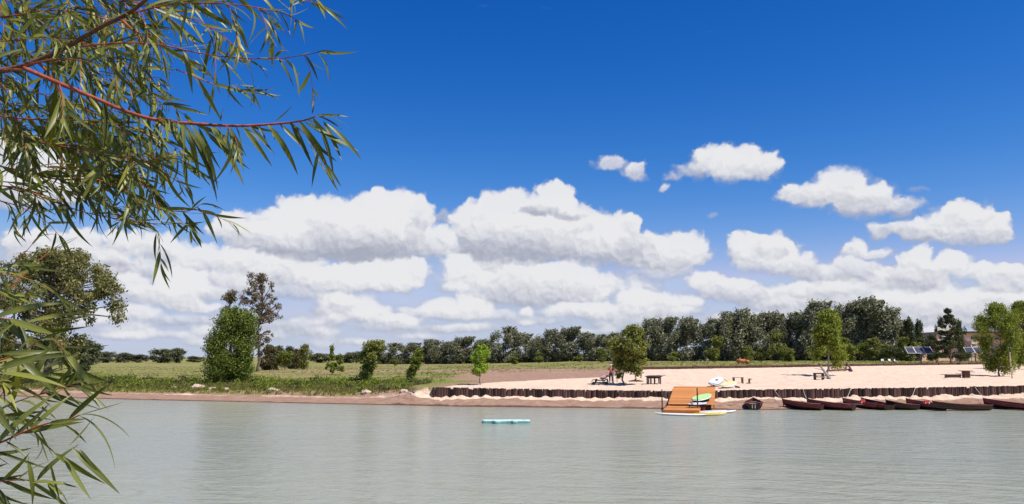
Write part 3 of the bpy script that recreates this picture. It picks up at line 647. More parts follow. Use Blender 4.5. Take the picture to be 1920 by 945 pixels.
def place_tree(key, name, label, cat, base, H, W, rz=0, group=None):
    crown, trunk, h, w = VARS[key]
    t = thing(name, label, cat, base, rz, group, (W/w, W/w, H/h))
    link('crown', crown, t); link('trunk', trunk, t); return t
def tree_at(key, name, label, cat, u, Y, vtop, wpx, rz=0, group=None, base=None):
    b = on_ground(u, Y) if base is None else base
    H = P(u, vtop, b.y)[2]-b.z; W = wpx/F*b.y
    return place_tree(key, name, label, cat, b, H, W, rz, group)
dome = lambda t: math.sqrt(max(0, 1-(2*t-.9)**2/1.25)) if t < 1 else .2
oval = lambda t: (math.sin(math.pi*min(1, (t*.9+.08)))**.7)
cone = lambda t: max(.12, (1-t)**.8)*(1 if t > .08 else .7)
column = lambda t: .95 if t < .8 else .95*(1-(t-.8)*2.6)
windy = lambda t: .75+.35*math.sin(math.pi*t) if t < .7 else 1.03*(1-(t-.7)*2.3)
for k in range(6):
    tree_mesh('wind%d' % k, 10, 9.5, windy, 40, 1.25, 11000, .34, 'wind', lean=(1.3, 0), h0=.03, wind=(.75, 0, .62), flat=1.25, trunk=.16, nlimb=14, seed=11+k, aspect=2.6, sprays=30)
for k in range(3): tree_mesh('far%d' % k, 8, 9, dome, 22, 1.5, 4200, .45, 'far', h0=.1, seed=31+k, trunk=.2)
for k in range(3): tree_mesh('under%d' % k, 5, 4, oval, 18, .8, 3600, .24, 'olive', lean=(.5, 0), h0=.08, wind=(.5, 0, .6), seed=41+k, trunk=.08, sprays=10)
tree_mesh('old', 16.5, 21, dome, 130, 1.5, 27000, .32, 'old', h0=.16, seed=51, trunk=.65, nlimb=60, fork=.22, flat=.85, shell=.42, wob=1.0)
tree_mesh('bush', 10, 7.3, column, 75, 1.25, 36000, .20, 'bush', lean=(.7, 0), h0=.06, seed=52, trunk=.28, wind=(.5, 0, .7), flat=1.1, aspect=2.4, sprays=30)
tree_mesh('sparse', 15, 9, lambda t: .45+.55*math.sin(math.pi*min(1, t*1.05)) if t < .93 else .6, 85, .72, 7000, .24, 'brown', h0=.26, seed=53, trunk=.30, nlimb=80, fork=.25, shell=.45, flat=.7, wob=.7)
tree_mesh('sparse2', 11, 6, lambda t: .2+.8*t, 18, .7, 1900, .27, 'brown', lean=(-1.5, 0), h0=.6, seed=54, trunk=.22, nlimb=18, fork=.45, flat=.6, wob=.5)
tree_mesh('rust', 4, 5, dome, 22, .8, 4500, .22, 'rust', h0=.05, seed=55, trunk=.08)
tree_mesh('ygreen', 4, 4, dome, 18, .7, 3600, .22, 'yellow', h0=.05, seed=56, trunk=.08)
tree_mesh('dkgreen', 6, 6, dome, 26, .95, 4800, .26, 'dark', h0=.06, seed=57, trunk=.14)
tree_mesh('dkgreen2', 6, 5, lambda t: cone(t)*.7+.3*dome(t), 26, .85, 4800, .26, 'dark', h0=.06, seed=58, trunk=.14)
tree_mesh('sapling', 3.2, 2.0, lambda t: .9*(1-t)+.25, 15, .30, 1500, .17, 'green', h0=.1, seed=59, trunk=.04, aspect=1.4)
tree_mesh('lean_shrub', 6, 4.2, lambda t: .35+.65*t if t < .85 else .55, 40, .62, 9000, .20, 'olive', lean=(1.2, 0), h0=.10, wind=(.55, 0, .75), seed=60, trunk=.10, nlimb=30, fork=.1, aspect=2.8, sprays=22)
tree_mesh('lean_shrub2', 4.5, 2.6, lambda t: .25+.75*t if t < .8 else .5, 24, .42, 4200, .17, 'green', lean=(.9, 0), h0=.12, wind=(.7, 0, .6), seed=61, trunk=.06, nlimb=20, fork=.1, aspect=2.8, sprays=14)
tree_mesh('lime', 3.9, 2.2, lambda t: .45+.6*math.sin(math.pi*min(1, t*.95+.08)), 24, .40, 5200, .13, 'lime', lean=(.25, 0), h0=.22, seed=62, trunk=.05, nlimb=20, fork=.2)
tree_mesh('beach', 5.3, 4.2, lambda t: .75+.3*math.sin(math.pi*t) if t < .75 else .8-(t-.75)*1.9, 44, .55, 9500, .20, 'olive', lean=(.9, 0), h0=.14, wind=(.8, 0, .3), seed=63, trunk=.10, nlimb=34, fork=.22, aspect=2.6, sprays=26)
tree_mesh('bright', 7.2, 4.9, lambda t: .98-.62*t if t > .15 else .7, 46, .68, 20000, .15, 'green', lean=(.5, 0), h0=.17, wind=(.35, 0, .5), seed=64, trunk=.17, nlimb=30, fork=.15, aspect=2.0, sprays=16, bark='pale_bark')
tree_mesh('bigright', 8, 6, lambda t: .62+.42*math.sin(math.pi*t) if t < .85 else .62-(t-.85)*2, 66, .85, 30000, .15, 'green', lean=(.4, 0), h0=.08, wind=(.3, 0, .6), seed=65, trunk=.15, nlimb=40, fork=.08, aspect=2.2, sprays=20)
tree_mesh('conifer', 8.5, 5.6, lambda t: .98*(1-t)**.75+.08, 60, .55, 9500, .22, 'dark', h0=.14, seed=66, trunk=.18, nlimb=50, fork=.2, flat=.55, sprays=0)
tree_mesh('palm', 3.5, 2.6, dome, 10, .45, 1500, .30, 'yellow', h0=.45, seed=67, trunk=.09, aspect=5)
tree_mesh('round_small', 3.5, 6.5, dome, 26, .7, 4500, .22, 'dark', h0=.33, seed=68, trunk=.14, fork=.3)
tree_mesh('bank_shrub', 4.2, 3.2, lambda t: 1-.6*t, 18, .6, 3400, .2, 'dark', h0=.06, seed=69, trunk=.07)

# far treeline from left to right: (photo x, distance, top y, width px, variant)
TL = [(732,262,648,58),(768,255,647,54),(803,250,641,54),(835,246,645,50),(868,240,636,56),(905,236,641,50),(948,226,618,56),(975,232,630,54),(1005,222,641,44),(1032,216,622,58),(1068,214,618,56),(1098,212,628,46),(1124,208,632,46),(1150,205,628,50),(1185,204,622,52),
      (1218,198,602,58),(1248,196,600,56),(1290,192,600,58),(1272,200,620,60),(1335,190,602,52),(1362,186,590,58),(1392,184,584,66),(1425,184,592,60),(1452,186,590,56),(1485,184,592,58),(1527,178,570,72),(1500,188,600,60),(1562,182,596,64),(1590,176,574,64),(1628,172,564,84),(1660,172,590,66),(1608,182,584,70),(1690,174,606,50)]
TL_LAB = ['low windblown grey green tree at the left end of the dark row', 'grey green row tree between the multi-stemmed bank shrub and the slim leaning tree', 'tree of the dark row directly behind the slim leaning sapling', 'dark row tree just right of the slim leaning sapling',
 'peaked dark row tree left of the lime green sapling', 'dark row tree standing directly behind the lime green sapling', 'tall pointed windblown tree just right of the lime green sapling', 'silvery tree on the right shoulder of the tall pointed one past the lime sapling',
 'short tree in the dip of the dark row above the bare red soil', 'first of two rounded windblown trees above the bare red soil', 'second of two rounded windblown trees above the bare red soil', 'slim dark row tree a little left of the beach tree',
 'dark row tree showing just left of the beach tree crown', 'dark row tree standing behind the left side of the beach tree', 'dark row tree standing behind the right side of the beach tree',
 'tall silvery tree first to the right of the beach tree', 'tall windblown tree above the dark timber table', 'lone peaked windblown tree above the orange jetty ramp', 'lower tree filling the gap left of the peak above the jetty',
 'windblown tree just right of the gap above the jetty', 'windblown tree rising above the white board on the beach', 'tall tree with a dark tip above the small open table', 'broad windblown tree above the orange drum', 'dark row tree right of the orange drum with small green trees at its foot',
 'dark row tree above the leftmost side-on rowing boat', 'tall rounded silvery tree just left of the bright green beach tree', 'lower dark tree below the rounded silvery one left of the bright tree', 'tree mostly behind the bright green beach tree', 'tall silvery tree rising right behind the bright green beach tree',
 'tallest broad silvery tree of the row, right of the bright green tree', 'thin airy tree on the right slope of the tallest silvery tree', 'dark tree between the bright green tree and the tallest silvery one', 'last small tree at the right end of the silvery row']
for i, ((u, Y, vt, w), lab) in enumerate(zip(TL, TL_LAB)):
    tree_at('wind%d' % (i*5 % 6), 'windblown_tree', lab, 'tree', u-4, Y, vt-4, w*1.22, random.uniform(-.25, .25), 'windblown trees in the far row')
# low trees on the far left horizon
FL = [(10,300,640,60),(60,300,640,60),(105,260,634,70),(150,240,638,66),(172,255,650,44),(200,330,661,40),(232,340,664,42),(262,340,667,38),(300,320,656,46),(330,325,656,48),(362,350,670,36),(600,330,664,46),(640,330,668,44),(668,320,662,50),(700,300,655,54),(560,330,668,40),(530,330,670,40)]
FL_LAB = ['dark tree behind the willow leaves at the left edge', 'dark tree under the left half of the big spreading tree', 'dark round tree behind the trunk of the big spreading tree', 'dark tree sloping down right of the big spreading tree', 'small tree at the foot of the slope right of the big spreading tree',
 'first low dark tree on the horizon right of the spreading tree', 'second low dark tree on the left horizon', 'smallest low tree left of the flat-topped clump', 'left half of the flat-topped clump on the horizon', 'right half of the flat-topped clump on the horizon', 'very low tree just left of the broad green bush tree',
 'distant tree left of the two-lobed green sapling', 'distant tree behind the two-lobed green sapling', 'distant tree left of the multi-stemmed bank shrub', 'distant tree behind the multi-stemmed bank shrub', 'distant tree behind the pale knobbly shrub', 'distant tree seen past the yellow green shrub']
for i, ((u, Y, vt, w), lab) in enumerate(zip(FL, FL_LAB)):
    tree_at('far%d' % (i % 3), 'distant_tree', lab, 'tree', u, Y, vt-2, w*1.15, i*1.3, 'distant trees on the left horizon')
tree_at('old', 'spreading_tree', 'big old spreading tree with airy crown behind the willow leaves', 'tree', 92, 118, 470, 262, .6)
tree_at('bush', 'bush_tree', 'broad dense green bush tree standing on the grassy bank', 'tree', 424, 84, 577, 104, 0)
tree_at('sparse', 'bare_tree', 'tall thin brownish tree with sparse crown behind the bush tree', 'tree', 483, 135, 513, 88, .3)
tree_at('sparse2', 'bare_tree', 'small crooked brownish crown leaning left above the bush tree', 'tree', 432, 132, 546, 62, 0)
tree_at('bank_shrub', 'bank_shrub', 'dark shrub on the bank edge below the big spreading tree', 'shrub', 156, 90, 668, 38, 0)
tree_at('rust', 'field_shrub', 'reddish brown shrub right of the broad bush tree', 'shrub', 506, 150, 647, 52, 0)
tree_at('rust', 'field_shrub', 'olive brown shrub between the reddish one and the knobbly tree', 'shrub', 553, 165, 655, 44, 2)
tree_at('dkgreen', 'field_tree', 'dark crown peeping above the reddish brown shrub', 'tree', 520, 190, 649, 34, 1)
tree_at('ygreen', 'field_shrub', 'yellow green shrub right of the reddish brown one', 'shrub', 533, 145, 659, 40, 0)
tree_at('under1', 'field_tree', 'knobbly pale green tree at the right end of the field shrubs', 'tree', 569, 150, 645, 30, 0)
tree_at('dkgreen', 'field_tree', 'small dark tree left of the knobbly pale green one', 'tree', 540, 180, 650, 36, 2.4)
tree_at('sapling', 'young_tree', 'taller lobe-crowned dark green sapling alone in the field', 'tree', 621, 112, 647, 24, 0)
tree_at('sapling', 'young_tree', 'lower sapling touching the right side of the lone field sapling', 'tree', 637, 112, 664, 26, 1.5)
tree_at('lean_shrub', 'leaning_shrub', 'multi-stemmed olive shrub leaning right on the weedy bank', 'shrub', 683, 82, 640, 62, 0)
tree_at('lean_shrub2', 'leaning_shrub', 'slim windblown green sapling between the leaning shrub and the stake wall', 'tree', 768, 79, 655, 40, 0)
tree_at('lime', 'lime_sapling', 'bright lime green sapling on the sand beside the red soil', 'tree', 899, 72.5, 646, 44, 0)
tree_at('beach', 'beach_tree', 'windblown olive tree on the sand behind the pale pole', 'tree', 1168, 73, 610, 84, 0)
tree_at('bright', 'bright_tree', 'bright green tree with pale leaning trunk on the beach', 'tree', 1553, 86, 583, 92, 0)
tree_at('bigright', 'round_tree', 'large fresh green tree on the sand at the right', 'tree', 1873, 86, 570, 84, 0)
tree_at('bigright', 'round_tree', 'darker green tree at the right edge behind the large one', 'tree', 1926, 104, 566, 66, 2.1)
tree_at('dkgreen', 'round_tree', 'deep green tree left behind the large right hand tree', 'tree', 1852, 135, 628, 26, .5)
tree_at('conifer', 'conifer_tree', 'dark pointed conifer on the lawn in front of the salmon house', 'tree', 1784, 122, 579, 58, 0)
tree_at('dkgreen', 'lawn_tree', 'rounded dark crown behind the left side of the conifer', 'tree', 1768, 185, 596, 26, 2)
tree_at('dkgreen', 'lawn_tree', 'rounded dark crown behind the right side of the conifer', 'tree', 1803, 148, 601, 28, 2.6)
tree_at('dkgreen2', 'lawn_tree', 'dark green tree with two blunt peaks left of the gap in the row', 'tree', 1708, 150, 598, 40, 0)
tree_at('dkgreen2', 'lawn_tree', 'dark green tree right of the two blunt peaks, behind the solar panels', 'tree', 1728, 158, 602, 34, 1.6)
tree_at('dkgreen', 'lawn_tree', 'low dark tree in the gap left of the conifer', 'tree', 1748, 160, 628, 30, 1.2)
tree_at('round_small', 'small_tree', 'low flat-crowned tree on the lawn left of the solar panels', 'tree', 1676, 128, 652, 62, 0, 'low trees on the lawn')
tree_at('round_small', 'small_tree', 'low flat-crowned tree just right of the solar panels', 'tree', 1757, 128, 660, 54, 1, 'low trees on the lawn')
tree_at('round_small', 'small_tree', 'low flat-crowned tree right behind the conifer trunk', 'tree', 1800, 133, 660, 50, 2, 'low trees on the lawn')
tree_at('palm', 'palm_tree', 'small yellow green palm at the foot of the silvery row', 'palm', 1620, 150, 643, 28, 0)
UT = [(1340,152,632,36,'low green tree at the foot of the row right of the jetty ramp'),(1402,150,648,22,'small light green tree above the orange drum'),(1428,150,652,24,'small green tree just right of the orange drum'),(1460,148,622,34,'tallest small green tree between the orange drum and bright beach tree'),
      (1480,150,652,26,'low green tree left of the bright beach tree'),(1590,148,634,40,'olive tree standing just right of the bright beach tree'),(1640,150,636,40,'yellowish green tree right of the small palm'),(1700,150,632,44,'yellowish green tree behind the solar panels'),(1655,152,646,40,'low green tree between palm and solar panels'),
      (1262,165,660,22,'small shrub at the foot of the row left of the jetty'),(1128,172,652,20,'small yellowish shrub at the foot of the row left of the beach tree'),(1088,185,664,16,'tiny shrub at the foot of the row above the red soil'),(1010,190,660,16,'tiny shrub on the grass right of the lime sapling'),(965,182,668,18,'low dark shrub on the grass right of the lime sapling'),(740,200,670,16,'tiny shrub at the foot of the row left of the slim sapling')]
for i, (u, Y, vt, w, lab) in enumerate(UT):
    tree_at('under%d' % (i % 3), 'undergrowth_tree', lab, 'tree' if vt < 650 else 'shrub', u, Y, vt, w*1.2, i*.7)

tc_ = []
for (u, Y, vt, w) in TL:
    for k in range(5):
        b = on_ground(u+rng.uniform(-.6, .6)*w, Y+rng.uniform(-2, 5)); tc_.append((b.x, b.y, b.z+rng.uniform(.5, 1.6)))
tc_ = np.array(tc_); tr_ = rng.uniform(1.0, 1.9, len(tc_))
v, f = leaf_cloud(tc_, np.stack([tr_*1.3, tr_, tr_], 1), np.full(len(tc_), 330), .36, aspect=2.2)
tag(link('thicket', np_mesh('thicket', v, f, MAT['far'])), 'dark thicket filling the foot of the windblown tree row', 'thicket', kind='stuff')
# ------------------------------------------------------------------ weeds and grass (nobody could count them)
def blades(pts, h, w, per, lean=.5, wind=.25):
    """tufts of narrow bent blades at pts (n,3) with heights h (n)"""
    n = len(pts)*per; p = np.repeat(pts, per, 0) + rng.normal(size=(n, 3))*np.array([.10, .10, 0]); hh = np.repeat(h, per)*rng.uniform(.55, 1.15, n)
    th = rng.uniform(0, 2*math.pi, n); side = np.stack([np.cos(th), np.sin(th), np.zeros(n)], 1)*(w*.5)
    ln = rng.normal(size=(n, 3))*np.array([lean, lean, 0]) + np.array([wind, 0, 0]); up = np.stack([np.zeros(n), np.zeros(n), hh], 1)
    m = p + up*.6 + ln*hh[:, None]*.35; t = p + up + ln*hh[:, None]
    v = np.stack([p-side, p+side, m+side*.8, m-side*.8, t], 1).reshape(-1, 3)
    i = np.arange(n)*5; f = np.concatenate([np.stack([i, i+1, i+2], 1), np.stack([i, i+2, i+3], 1), np.stack([i+3, i+2, i+4], 1)])
    return v, f
def scatter(n, x0, x1, tmin, tmax, keep):
    out = []
    X = rng.uniform(x0, x1, n); T = rng.uniform(0, 1, n)**.8*(tmax-tmin)+tmin
    Y = shore(X)+T; nn = fbm(X, Y, .55, 9); k = keep(X, Y, T, nn)
    for x, y in zip(X[k], Y[k]): out.append((x, y, ground_z(x, y)))
    return np.array(out)
LX = WX0-1.2
p1 = scatter(6500, -75, LX, 4.4, 17, lambda X, Y, T, n: (rng.uniform(0, 1, len(X)) < np.clip(.5+.9*n, .1, 1)) & ((X < LX-3) | (T > 7)))
v, f = blades(p1, rng.uniform(.1, .42, len(p1)), .07, 7); tag(link('bank_weeds', np_mesh('bank_weeds', v, f, MAT['weed'])), 'green weeds and tall grass growing along the bank edge', 'weeds', kind='stuff')
p2 = scatter(6500, -75, LX-1, 4.1, 8.5, lambda X, Y, T, n: rng.uniform(0, 1, len(X)) < np.clip(.6-.8*n, .1, 1))
v, f = blades(p2, rng.uniform(.15, .42, len(p2)), .06, 6, .3); tag(link('yellow_reeds', np_mesh('yellow_reeds', v, f, MAT['reed'])), 'yellow green reeds in front of the bank weeds', 'reeds', kind='stuff')
# leafy weed clumps
cl = scatter(1000, -75, LX-1, 5.5, 15, lambda X, Y, T, n: rng.uniform(0, 1, len(X)) < np.clip(.35+1.0*n, .05, 1))
cr_ = rng.uniform(.22, .72, len(cl)); cs_ = cl + np.stack([np.zeros(len(cl)), np.zeros(len(cl)), cr_*.35], 1)
hf = rng.uniform(0, 1, len(cl)) < .18
v, f = leaf_cloud(cs_[hf], np.stack([cr_*1.7, cr_*1.2, cr_*1.05], 1)[hf], (cr_*420).astype(int)[hf], .17, wind=(.3, 0, .8), aspect=2.6)
tag(link('bushy_weeds', np_mesh('bushy_weeds', v, f, MAT['dark'])), 'dark bushy weed clumps among the lighter bank weeds', 'weeds', kind='stuff')
v, f = leaf_cloud(cs_[~hf], np.stack([cr_*1.3, cr_, cr_*.75], 1)[~hf], (cr_*230).astype(int)[~hf], .16, wind=(.3, 0, .8), aspect=2.6)
tag(link('leafy_weeds', np_mesh('leafy_weeds', v, f, MAT['green'])), 'dark green leafy weed clumps covering the left bank', 'weeds', kind='stuff')
def field_pts(n, u0, u1, y0, y1):
    Y = y0*(y1/y0)**rng.uniform(0, 1, n); X = rng.uniform((u0-960)/F, (u1-960)/F, n)*Y; out = []
    nn = fbm(X, Y, .25, 4)
    for x, y, q in zip(X, Y, nn):
        if y < shore(x)+12 or rng.uniform() > .55+.6*q: continue
        if x > WX0 and y < edY(x)+1.5: continue
        out.append((x, y, ground_z(x, y)))
    return np.array(out)
p3 = field_pts(11000, -40, 900, 78, 210)
v, f = blades(p3, rng.uniform(.05, .17, len(p3)), .10, 4, .6); tag(link('field_grass', np_mesh('field_grass', v, f, MAT['dry'])), 'rough dry grass of the flat left field', 'grass', kind='stuff')
p4 = field_pts(9000, 800, 1960, 100, 175)
v, f = blades(p4, rng.uniform(.05, .16, len(p4)), .10, 4, .6); tag(link('lawn_grass', np_mesh('lawn_grass', v, f, MAT['weed'])), 'short grass behind the beach and its timber edging', 'grass', kind='stuff')
# near bank under the camera
nb = np.array([(x, y, ground_z(x, y)) for x, y in zip(rng.uniform(-14, 14, 1500), rng.uniform(-4, 10.5, 1500))])
v, f = blades(nb, rng.uniform(.1, .35, len(nb)), .02, 8, .5); tag(link('near_bank_grass', np_mesh('near_bank_grass', v, f, MAT['weed'])), 'grass on the near bank below the camera', 'grass', kind='stuff')
# pale eroded clods on the bank
for i, (u, v_, s, lab) in enumerate([(327, 726, .28, 'small pale earth clod left of the big one on the bank'), (372, 727, .62, 'big pale earth clod at the foot of the broad bush tree'), (398, 728, .3, 'low pale clod just right of the big one under the bush tree'), (424, 729, .3, 'pale clod under the right side of the bush tree'), (508, 730, .34, 'left one of a pair of pale clods between bush tree and leaning shrub'), (519, 731, .28, 'right one of a pair of pale clods between bush tree and leaning shrub'), (686, 735, .36, 'pale clod on the bank below the multi-stemmed leaning shrub'), (757, 734, .32, 'pale clod on the bank below the slim windblown sapling')]):
    b = hit(u, v_+2, 66); me = bpy.data.meshes.new('earth_clod'); bm = bmesh.new(); bmesh.ops.create_icosphere(bm, subdivisions=3, radius=1)
    for q in bm.verts:
        k = 1+.38*mnoise.noise(q.co*1.6+Vector((i*9, 0, 0)))+.15*mnoise.noise(q.co*4+Vector((0, i*5, 0))); q.co = Vector((q.co.x*s*1.3*k, q.co.y*s*k, q.co.z*s*.62*k))
    bm.to_mesh(me); bm.free(); o = link('earth_clod', me, None, MAT['clod']); o.location = b + Vector((0, 0, s*.1)); tag(o, lab, 'clod', 'pale clods on the bank')

# ------------------------------------------------------------------ stake wall
wall = thing('stake_wall', 'long dark retaining wall of upright wooden stakes behind the beach berm', 'wall', (0, 0, 0))
stake_me = []
for k in range(7):
    mb = MB(); w = .5; n = 7; r = random.Random(k)
    a = [(math.cos(2*math.pi*j/n)*(.50+r.uniform(-.06, .06)), math.sin(2*math.pi*j/n)*.42) for j in range(n)]
    vs = [(x, y, 0) for x, y in a] + [(x*.97+.03, y*.97, 1-r.uniform(0, .05)) for x, y in a]
    mb.add(vs, [(j, (j+1) % n, n+(j+1) % n, n+j) for j in range(n)] + [tuple(range(n, 2*n))]); stake_me.append(mb.mesh('stake', MAT['stake']))
xx = WX0; i = 0; wall_end = float(wl_w[-1][0])
DOCK_GAP = None
total = 0; stake_list = []
while xx < wall_end-2:
    w = .22*random.uniform(.8, 1.25); x = xx+w/2; y = float(wallY(x)); zt = float(wtop(x)); zb = float(wbase(x))-.35
    h = zt-zb+.0+random.uniform(-.02, .03)
    if random.random() < .09: h -= random.uniform(.05, .16)
    stake_list.append((x, y-.10, zb, w, h)); xx += w*.98
print('stakes', len(stake_list))
vis = [s for s in stake_list if s[0] < 46]
for j, (x, y, zb, w, h) in enumerate(vis[:300]):
    o = link('stake', stake_me[j % 7], wall); o.location = (x, y, zb); o.scale = (w*1.2, .2*random.uniform(.8, 1.2), h); o.rotation_euler = (random.uniform(-.02, .02), random.uniform(-.05, .05), random.uniform(-.3, .3))
rest = vis[300:]+[s for s in stake_list if s[0] >= 46]
if rest:
    mb = MB()
    for (x, y, zb, w, h) in rest: mb.box((x, y, zb+h/2), (w*.97, .2, h))
    o = mb.obj('stakes', MAT['stake'], wall); o['kind'] = 'stuff'
mb = MB(); xs_ = np.arange(WX0+.1, wall_end-3, .9)
for a, b in zip(xs_[:-1], xs_[1:]):
    za = float(wtop(a))-.42; mb.box(((a+b)/2, float(wallY((a+b)/2))+.06, za), (.93, .05, .10), rz=math.atan2(float(wallY(b)-wallY(a)), b-a))
mb.obj('rail', MAT['stake'], wall)
# upper timber edging
edge = thing('timber_edging', 'low dark red timber edging between the sand and the lawn', 'edging', (0, 0, 0))
ex = ed_w[0][0]; log = MB().box((0, 0, 0), (1, 1, 1), jit=.03).mesh('log', MAT['edge'])
while ex < ed_w[-1][0]+14:
    l_ = random.uniform(1.6, 2.4); a, b = ex, ex+l_; ya, yb = float(edY(a)), float(edY(b)); z = (float(edZ(a))+float(edZ(b)))/2
    o = link('log', log, edge); o.location = ((a+b)/2, (ya+yb)/2-.12, z+.10+random.uniform(-.02, .03)); o.scale = (l_*1.0, .16, .44+random.uniform(-.05, .05)); o.rotation_euler = (0, random.uniform(-.012, .012), math.atan2(yb-ya, b-a)); ex += l_

# ------------------------------------------------------------------ jetty: ramp and platform
JA = math.radians(-15)
J = thing('jetty', 'orange plank jetty with ramp running down over the stake wall', 'jetty', (12.0, 56.0, 0), JA)
PW = 2.45
def plank_mesh(w, d, t): return MB().box((0, 0, 0), (w, d, t)).mesh('plank', MAT['plank'], bevel=.012)
pm1 = plank_mesh(PW, .19, .045)
for k in range(22):
    o = link('plank', pm1, J); o.location = (random.uniform(-.015, .015), .1+k*.205, .31+random.uniform(-.004, .004))
RW = 3.45; ry0, ry1, rz0, rz1 = 4.3, 10.6, .46, 1.42; rx0, rx1 = .55, .62
pm2 = plank_mesh(RW, .23, .05); ang = math.atan2(rz1-rz0, ry1-ry0); nrp = 27
for k in range(nrp):
    t = (k+.5)/nrp; o = link('plank', pm2, J); o.location = (rx0+(rx1-rx0)*t+random.uniform(-.015, .015), ry0+(ry1-ry0)*t, rz0+(rz1-rz0)*t); o.rotation_euler = (ang, 0, 0)
for k in range(6):
    o = link('plank', pm2, J); o.location = (rx1+random.uniform(-.02, .02), ry1+.13+k*.25, rz1+.02+k*.012)
mb = MB().box((0, -.03, .235), (PW+.04, .05, .11)); mb.obj('front_board', MAT['fascia'], J)
MB().box((0, -.03, .06), (PW+.04, .06, .20)).obj('lower_board', MAT['fascia'], J)
for sx in (-1, 1):
    MB().box((sx*(PW/2+.03), 2.2, .19), (.05, 4.5, .20)).obj('side_board', MAT['fascia'], J)
    mb = MB(); x_ = (rx0+rx1)/2+sx*(RW/2-.06); mb.box((x_, (ry0+ry1)/2, (rz0+rz1)/2-.13), (.09, (ry1-ry0)/math.cos(ang), .18), rx=ang); mb.obj('ramp_beam', MAT['fascia'], J)
for (x_, y_) in ((-1.15, .5), (1.15, .5), (-1.15, 4.0), (1.2, 4.0), (-1.0, 6.8), (1.9, 6.8)):
    MB().tube([(x_, y_, -1.2), (x_, y_, .26 if y_ < 5 else .70)], .075, 8).obj('pile', MAT['rustpole'], J)
MB().box((.3, 4.25, .16), (2.6, .06, .24)).obj('red_panel', MAT['red'], J)
def mooring(u, vtop, vbot, lab, lean=0):
    b = G(u, vbot, 0); zt = P(u, vtop, b[1])[2]
    t = thing('mooring_pole', lab, 'pole', (b[0], b[1], 0)); MB().tube([(0, 0, -1.5), (0, 0, zt*.5), (lean, 0, zt)], [.055, .05, .045], 8).obj('pole', MAT['rustpole'], t)
    MB().tube([(0, 0, .15), (0, 0, .28)], .10, 10).obj('collar', MAT['black'], t)
    MB().tube([(0, 0, zt-.5), (0, 0, zt-.44)], .07, 10).obj('band', MAT['black'], t)
mooring(1242, 730, 773, 'dark mooring pole at the left corner of the jetty'); mooring(1308.5, 727, 773.5, 'dark mooring pole in front of the green board on the jetty')

# ------------------------------------------------------------------ boards
def board_mesh(Lh, W, T, nose=.35, n=22, rocker=.05):
    vs = []; fs = []; m = 12
    for i in range(n+1):
        t = -1+2*i/n; w = W/2*(max(0, 1-abs(t)**(2.6 if t < 0 else 2.0)))**.62; w = max(w, .004); x = t*Lh/2; z0 = rocker*(t**4)*(1.6 if t > 0 else 1)
        th = T/2*(.35+.65*(1-abs(t)**3))
        for j in range(m):
            a = 2*math.pi*j/m; ca, sa = math.cos(a), math.sin(a)
            vs.append((x, w*(abs(ca)**.7)*(1 if ca >= 0 else -1), z0+th*(abs(sa)**.6)*(1 if sa >= 0 else -1)))
    for i in range(n):
        for j in range(m): fs.append((i*m+j, i*m+(j+1) % m, (i+1)*m+(j+1) % m, (i+1)*m+j))
    fs += [tuple(range(m)), tuple(n*m+j for j in range(m-1, -1, -1))]
    return vs, fs
def deck_mesh(Lh, W, z, s0, s1, n=14, name='deck_pad', m=None):
    mb = MB(); vs = []; fs = []
    for i in range(n+1):
        t = s0+(s1-s0)*i/n; w = W/2*(max(0, 1-abs(t)**2.3))**.62*.86+.01; zz = z+.05*t**4*.9
        vs += [(t*Lh/2, -w, zz), (t*Lh/2, w, zz), (t*Lh/2, w, zz-.012), (t*Lh/2, -w, zz-.012)]
    for i in range(n):
        for j in range(4): fs.append((i*4+j, (i+1)*4+j, (i+1)*4+(j+1) % 4, i*4+(j+1) % 4))
    fs += [(0, 1, 2, 3), tuple(n*4+k for k in (3, 2, 1, 0))]
    return mb.add(vs, fs).mesh(name, m)
def board(label, c, rz, Lh, W, T, hull, deck=None, rx=0, ry=0, fin=True, group=None, rail=None, s=(-.75, .55), cat='paddleboard'):
    t = thing('paddleboard', label, cat, c, rz, group); t.rotation_euler = (rx, ry, rz)
    v_, f_ = board_mesh(Lh, W, T); MB().add(v_, f_).obj('hull', MAT[hull], t, True)
    if deck: link('deck_pad', deck_mesh(Lh, W, T/2+.014, s[0], s[1], m=MAT[deck]), t)
    if rail:
        v_, f_ = board_mesh(Lh+.02, W+.03, T*.5); mb = MB().add([(a, b, c_-T*.28) for a, b, c_ in v_], f_); mb.obj('rail', MAT[rail], t, True)
    if fin: MB().add([(-Lh/2+.35, -.01, -T/2), (-Lh/2+.15, -.01, -T/2), (-Lh/2+.12, 0, -T/2-.2), (-Lh/2+.35, .01, -T/2), (-Lh/2+.15, .01, -T/2)], [(0, 1, 2), (3, 2, 4), (0, 2, 3), (1, 4, 2), (0, 3, 4, 1)]).obj('fin', MAT['black'], t)
    return t
a, b = G(1228, 775.5, .07), G(1326, 778.5, .07); c = (a+b)/2
board('white paddleboard floating in front of the jetty', (c[0], c[1], .07), math.atan2(b[1]-a[1], b[0]-a[0])+math.pi, float(np.linalg.norm(a-b)), .74, .13, 'white', None, group='boards afloat by the jetty')
a, b = G(1296, 778, .075), G(1363, 776, .075); c = (a+b)/2
board('yellow paddleboard floating right of the white one by the jetty', (c[0], c[1]+.05, .10), math.atan2(b[1]-a[1], b[0]-a[0]), float(np.linalg.norm(a-b)), .72, .13, 'yellow_b', 'yellow_b', group='boards afloat by the jetty')
a, b = G(1308, 773.5, .08), G(1381, 771.2, .08); c = (a+b)/2
board('off white paddleboard floating behind the yellow one', (c[0], c[1]+.1, .08), math.atan2(b[1]-a[1], b[0]-a[0]), float(np.linalg.norm(a-b)), .72, .13, 'white', 'whitecloth', group='boards afloat by the jetty')
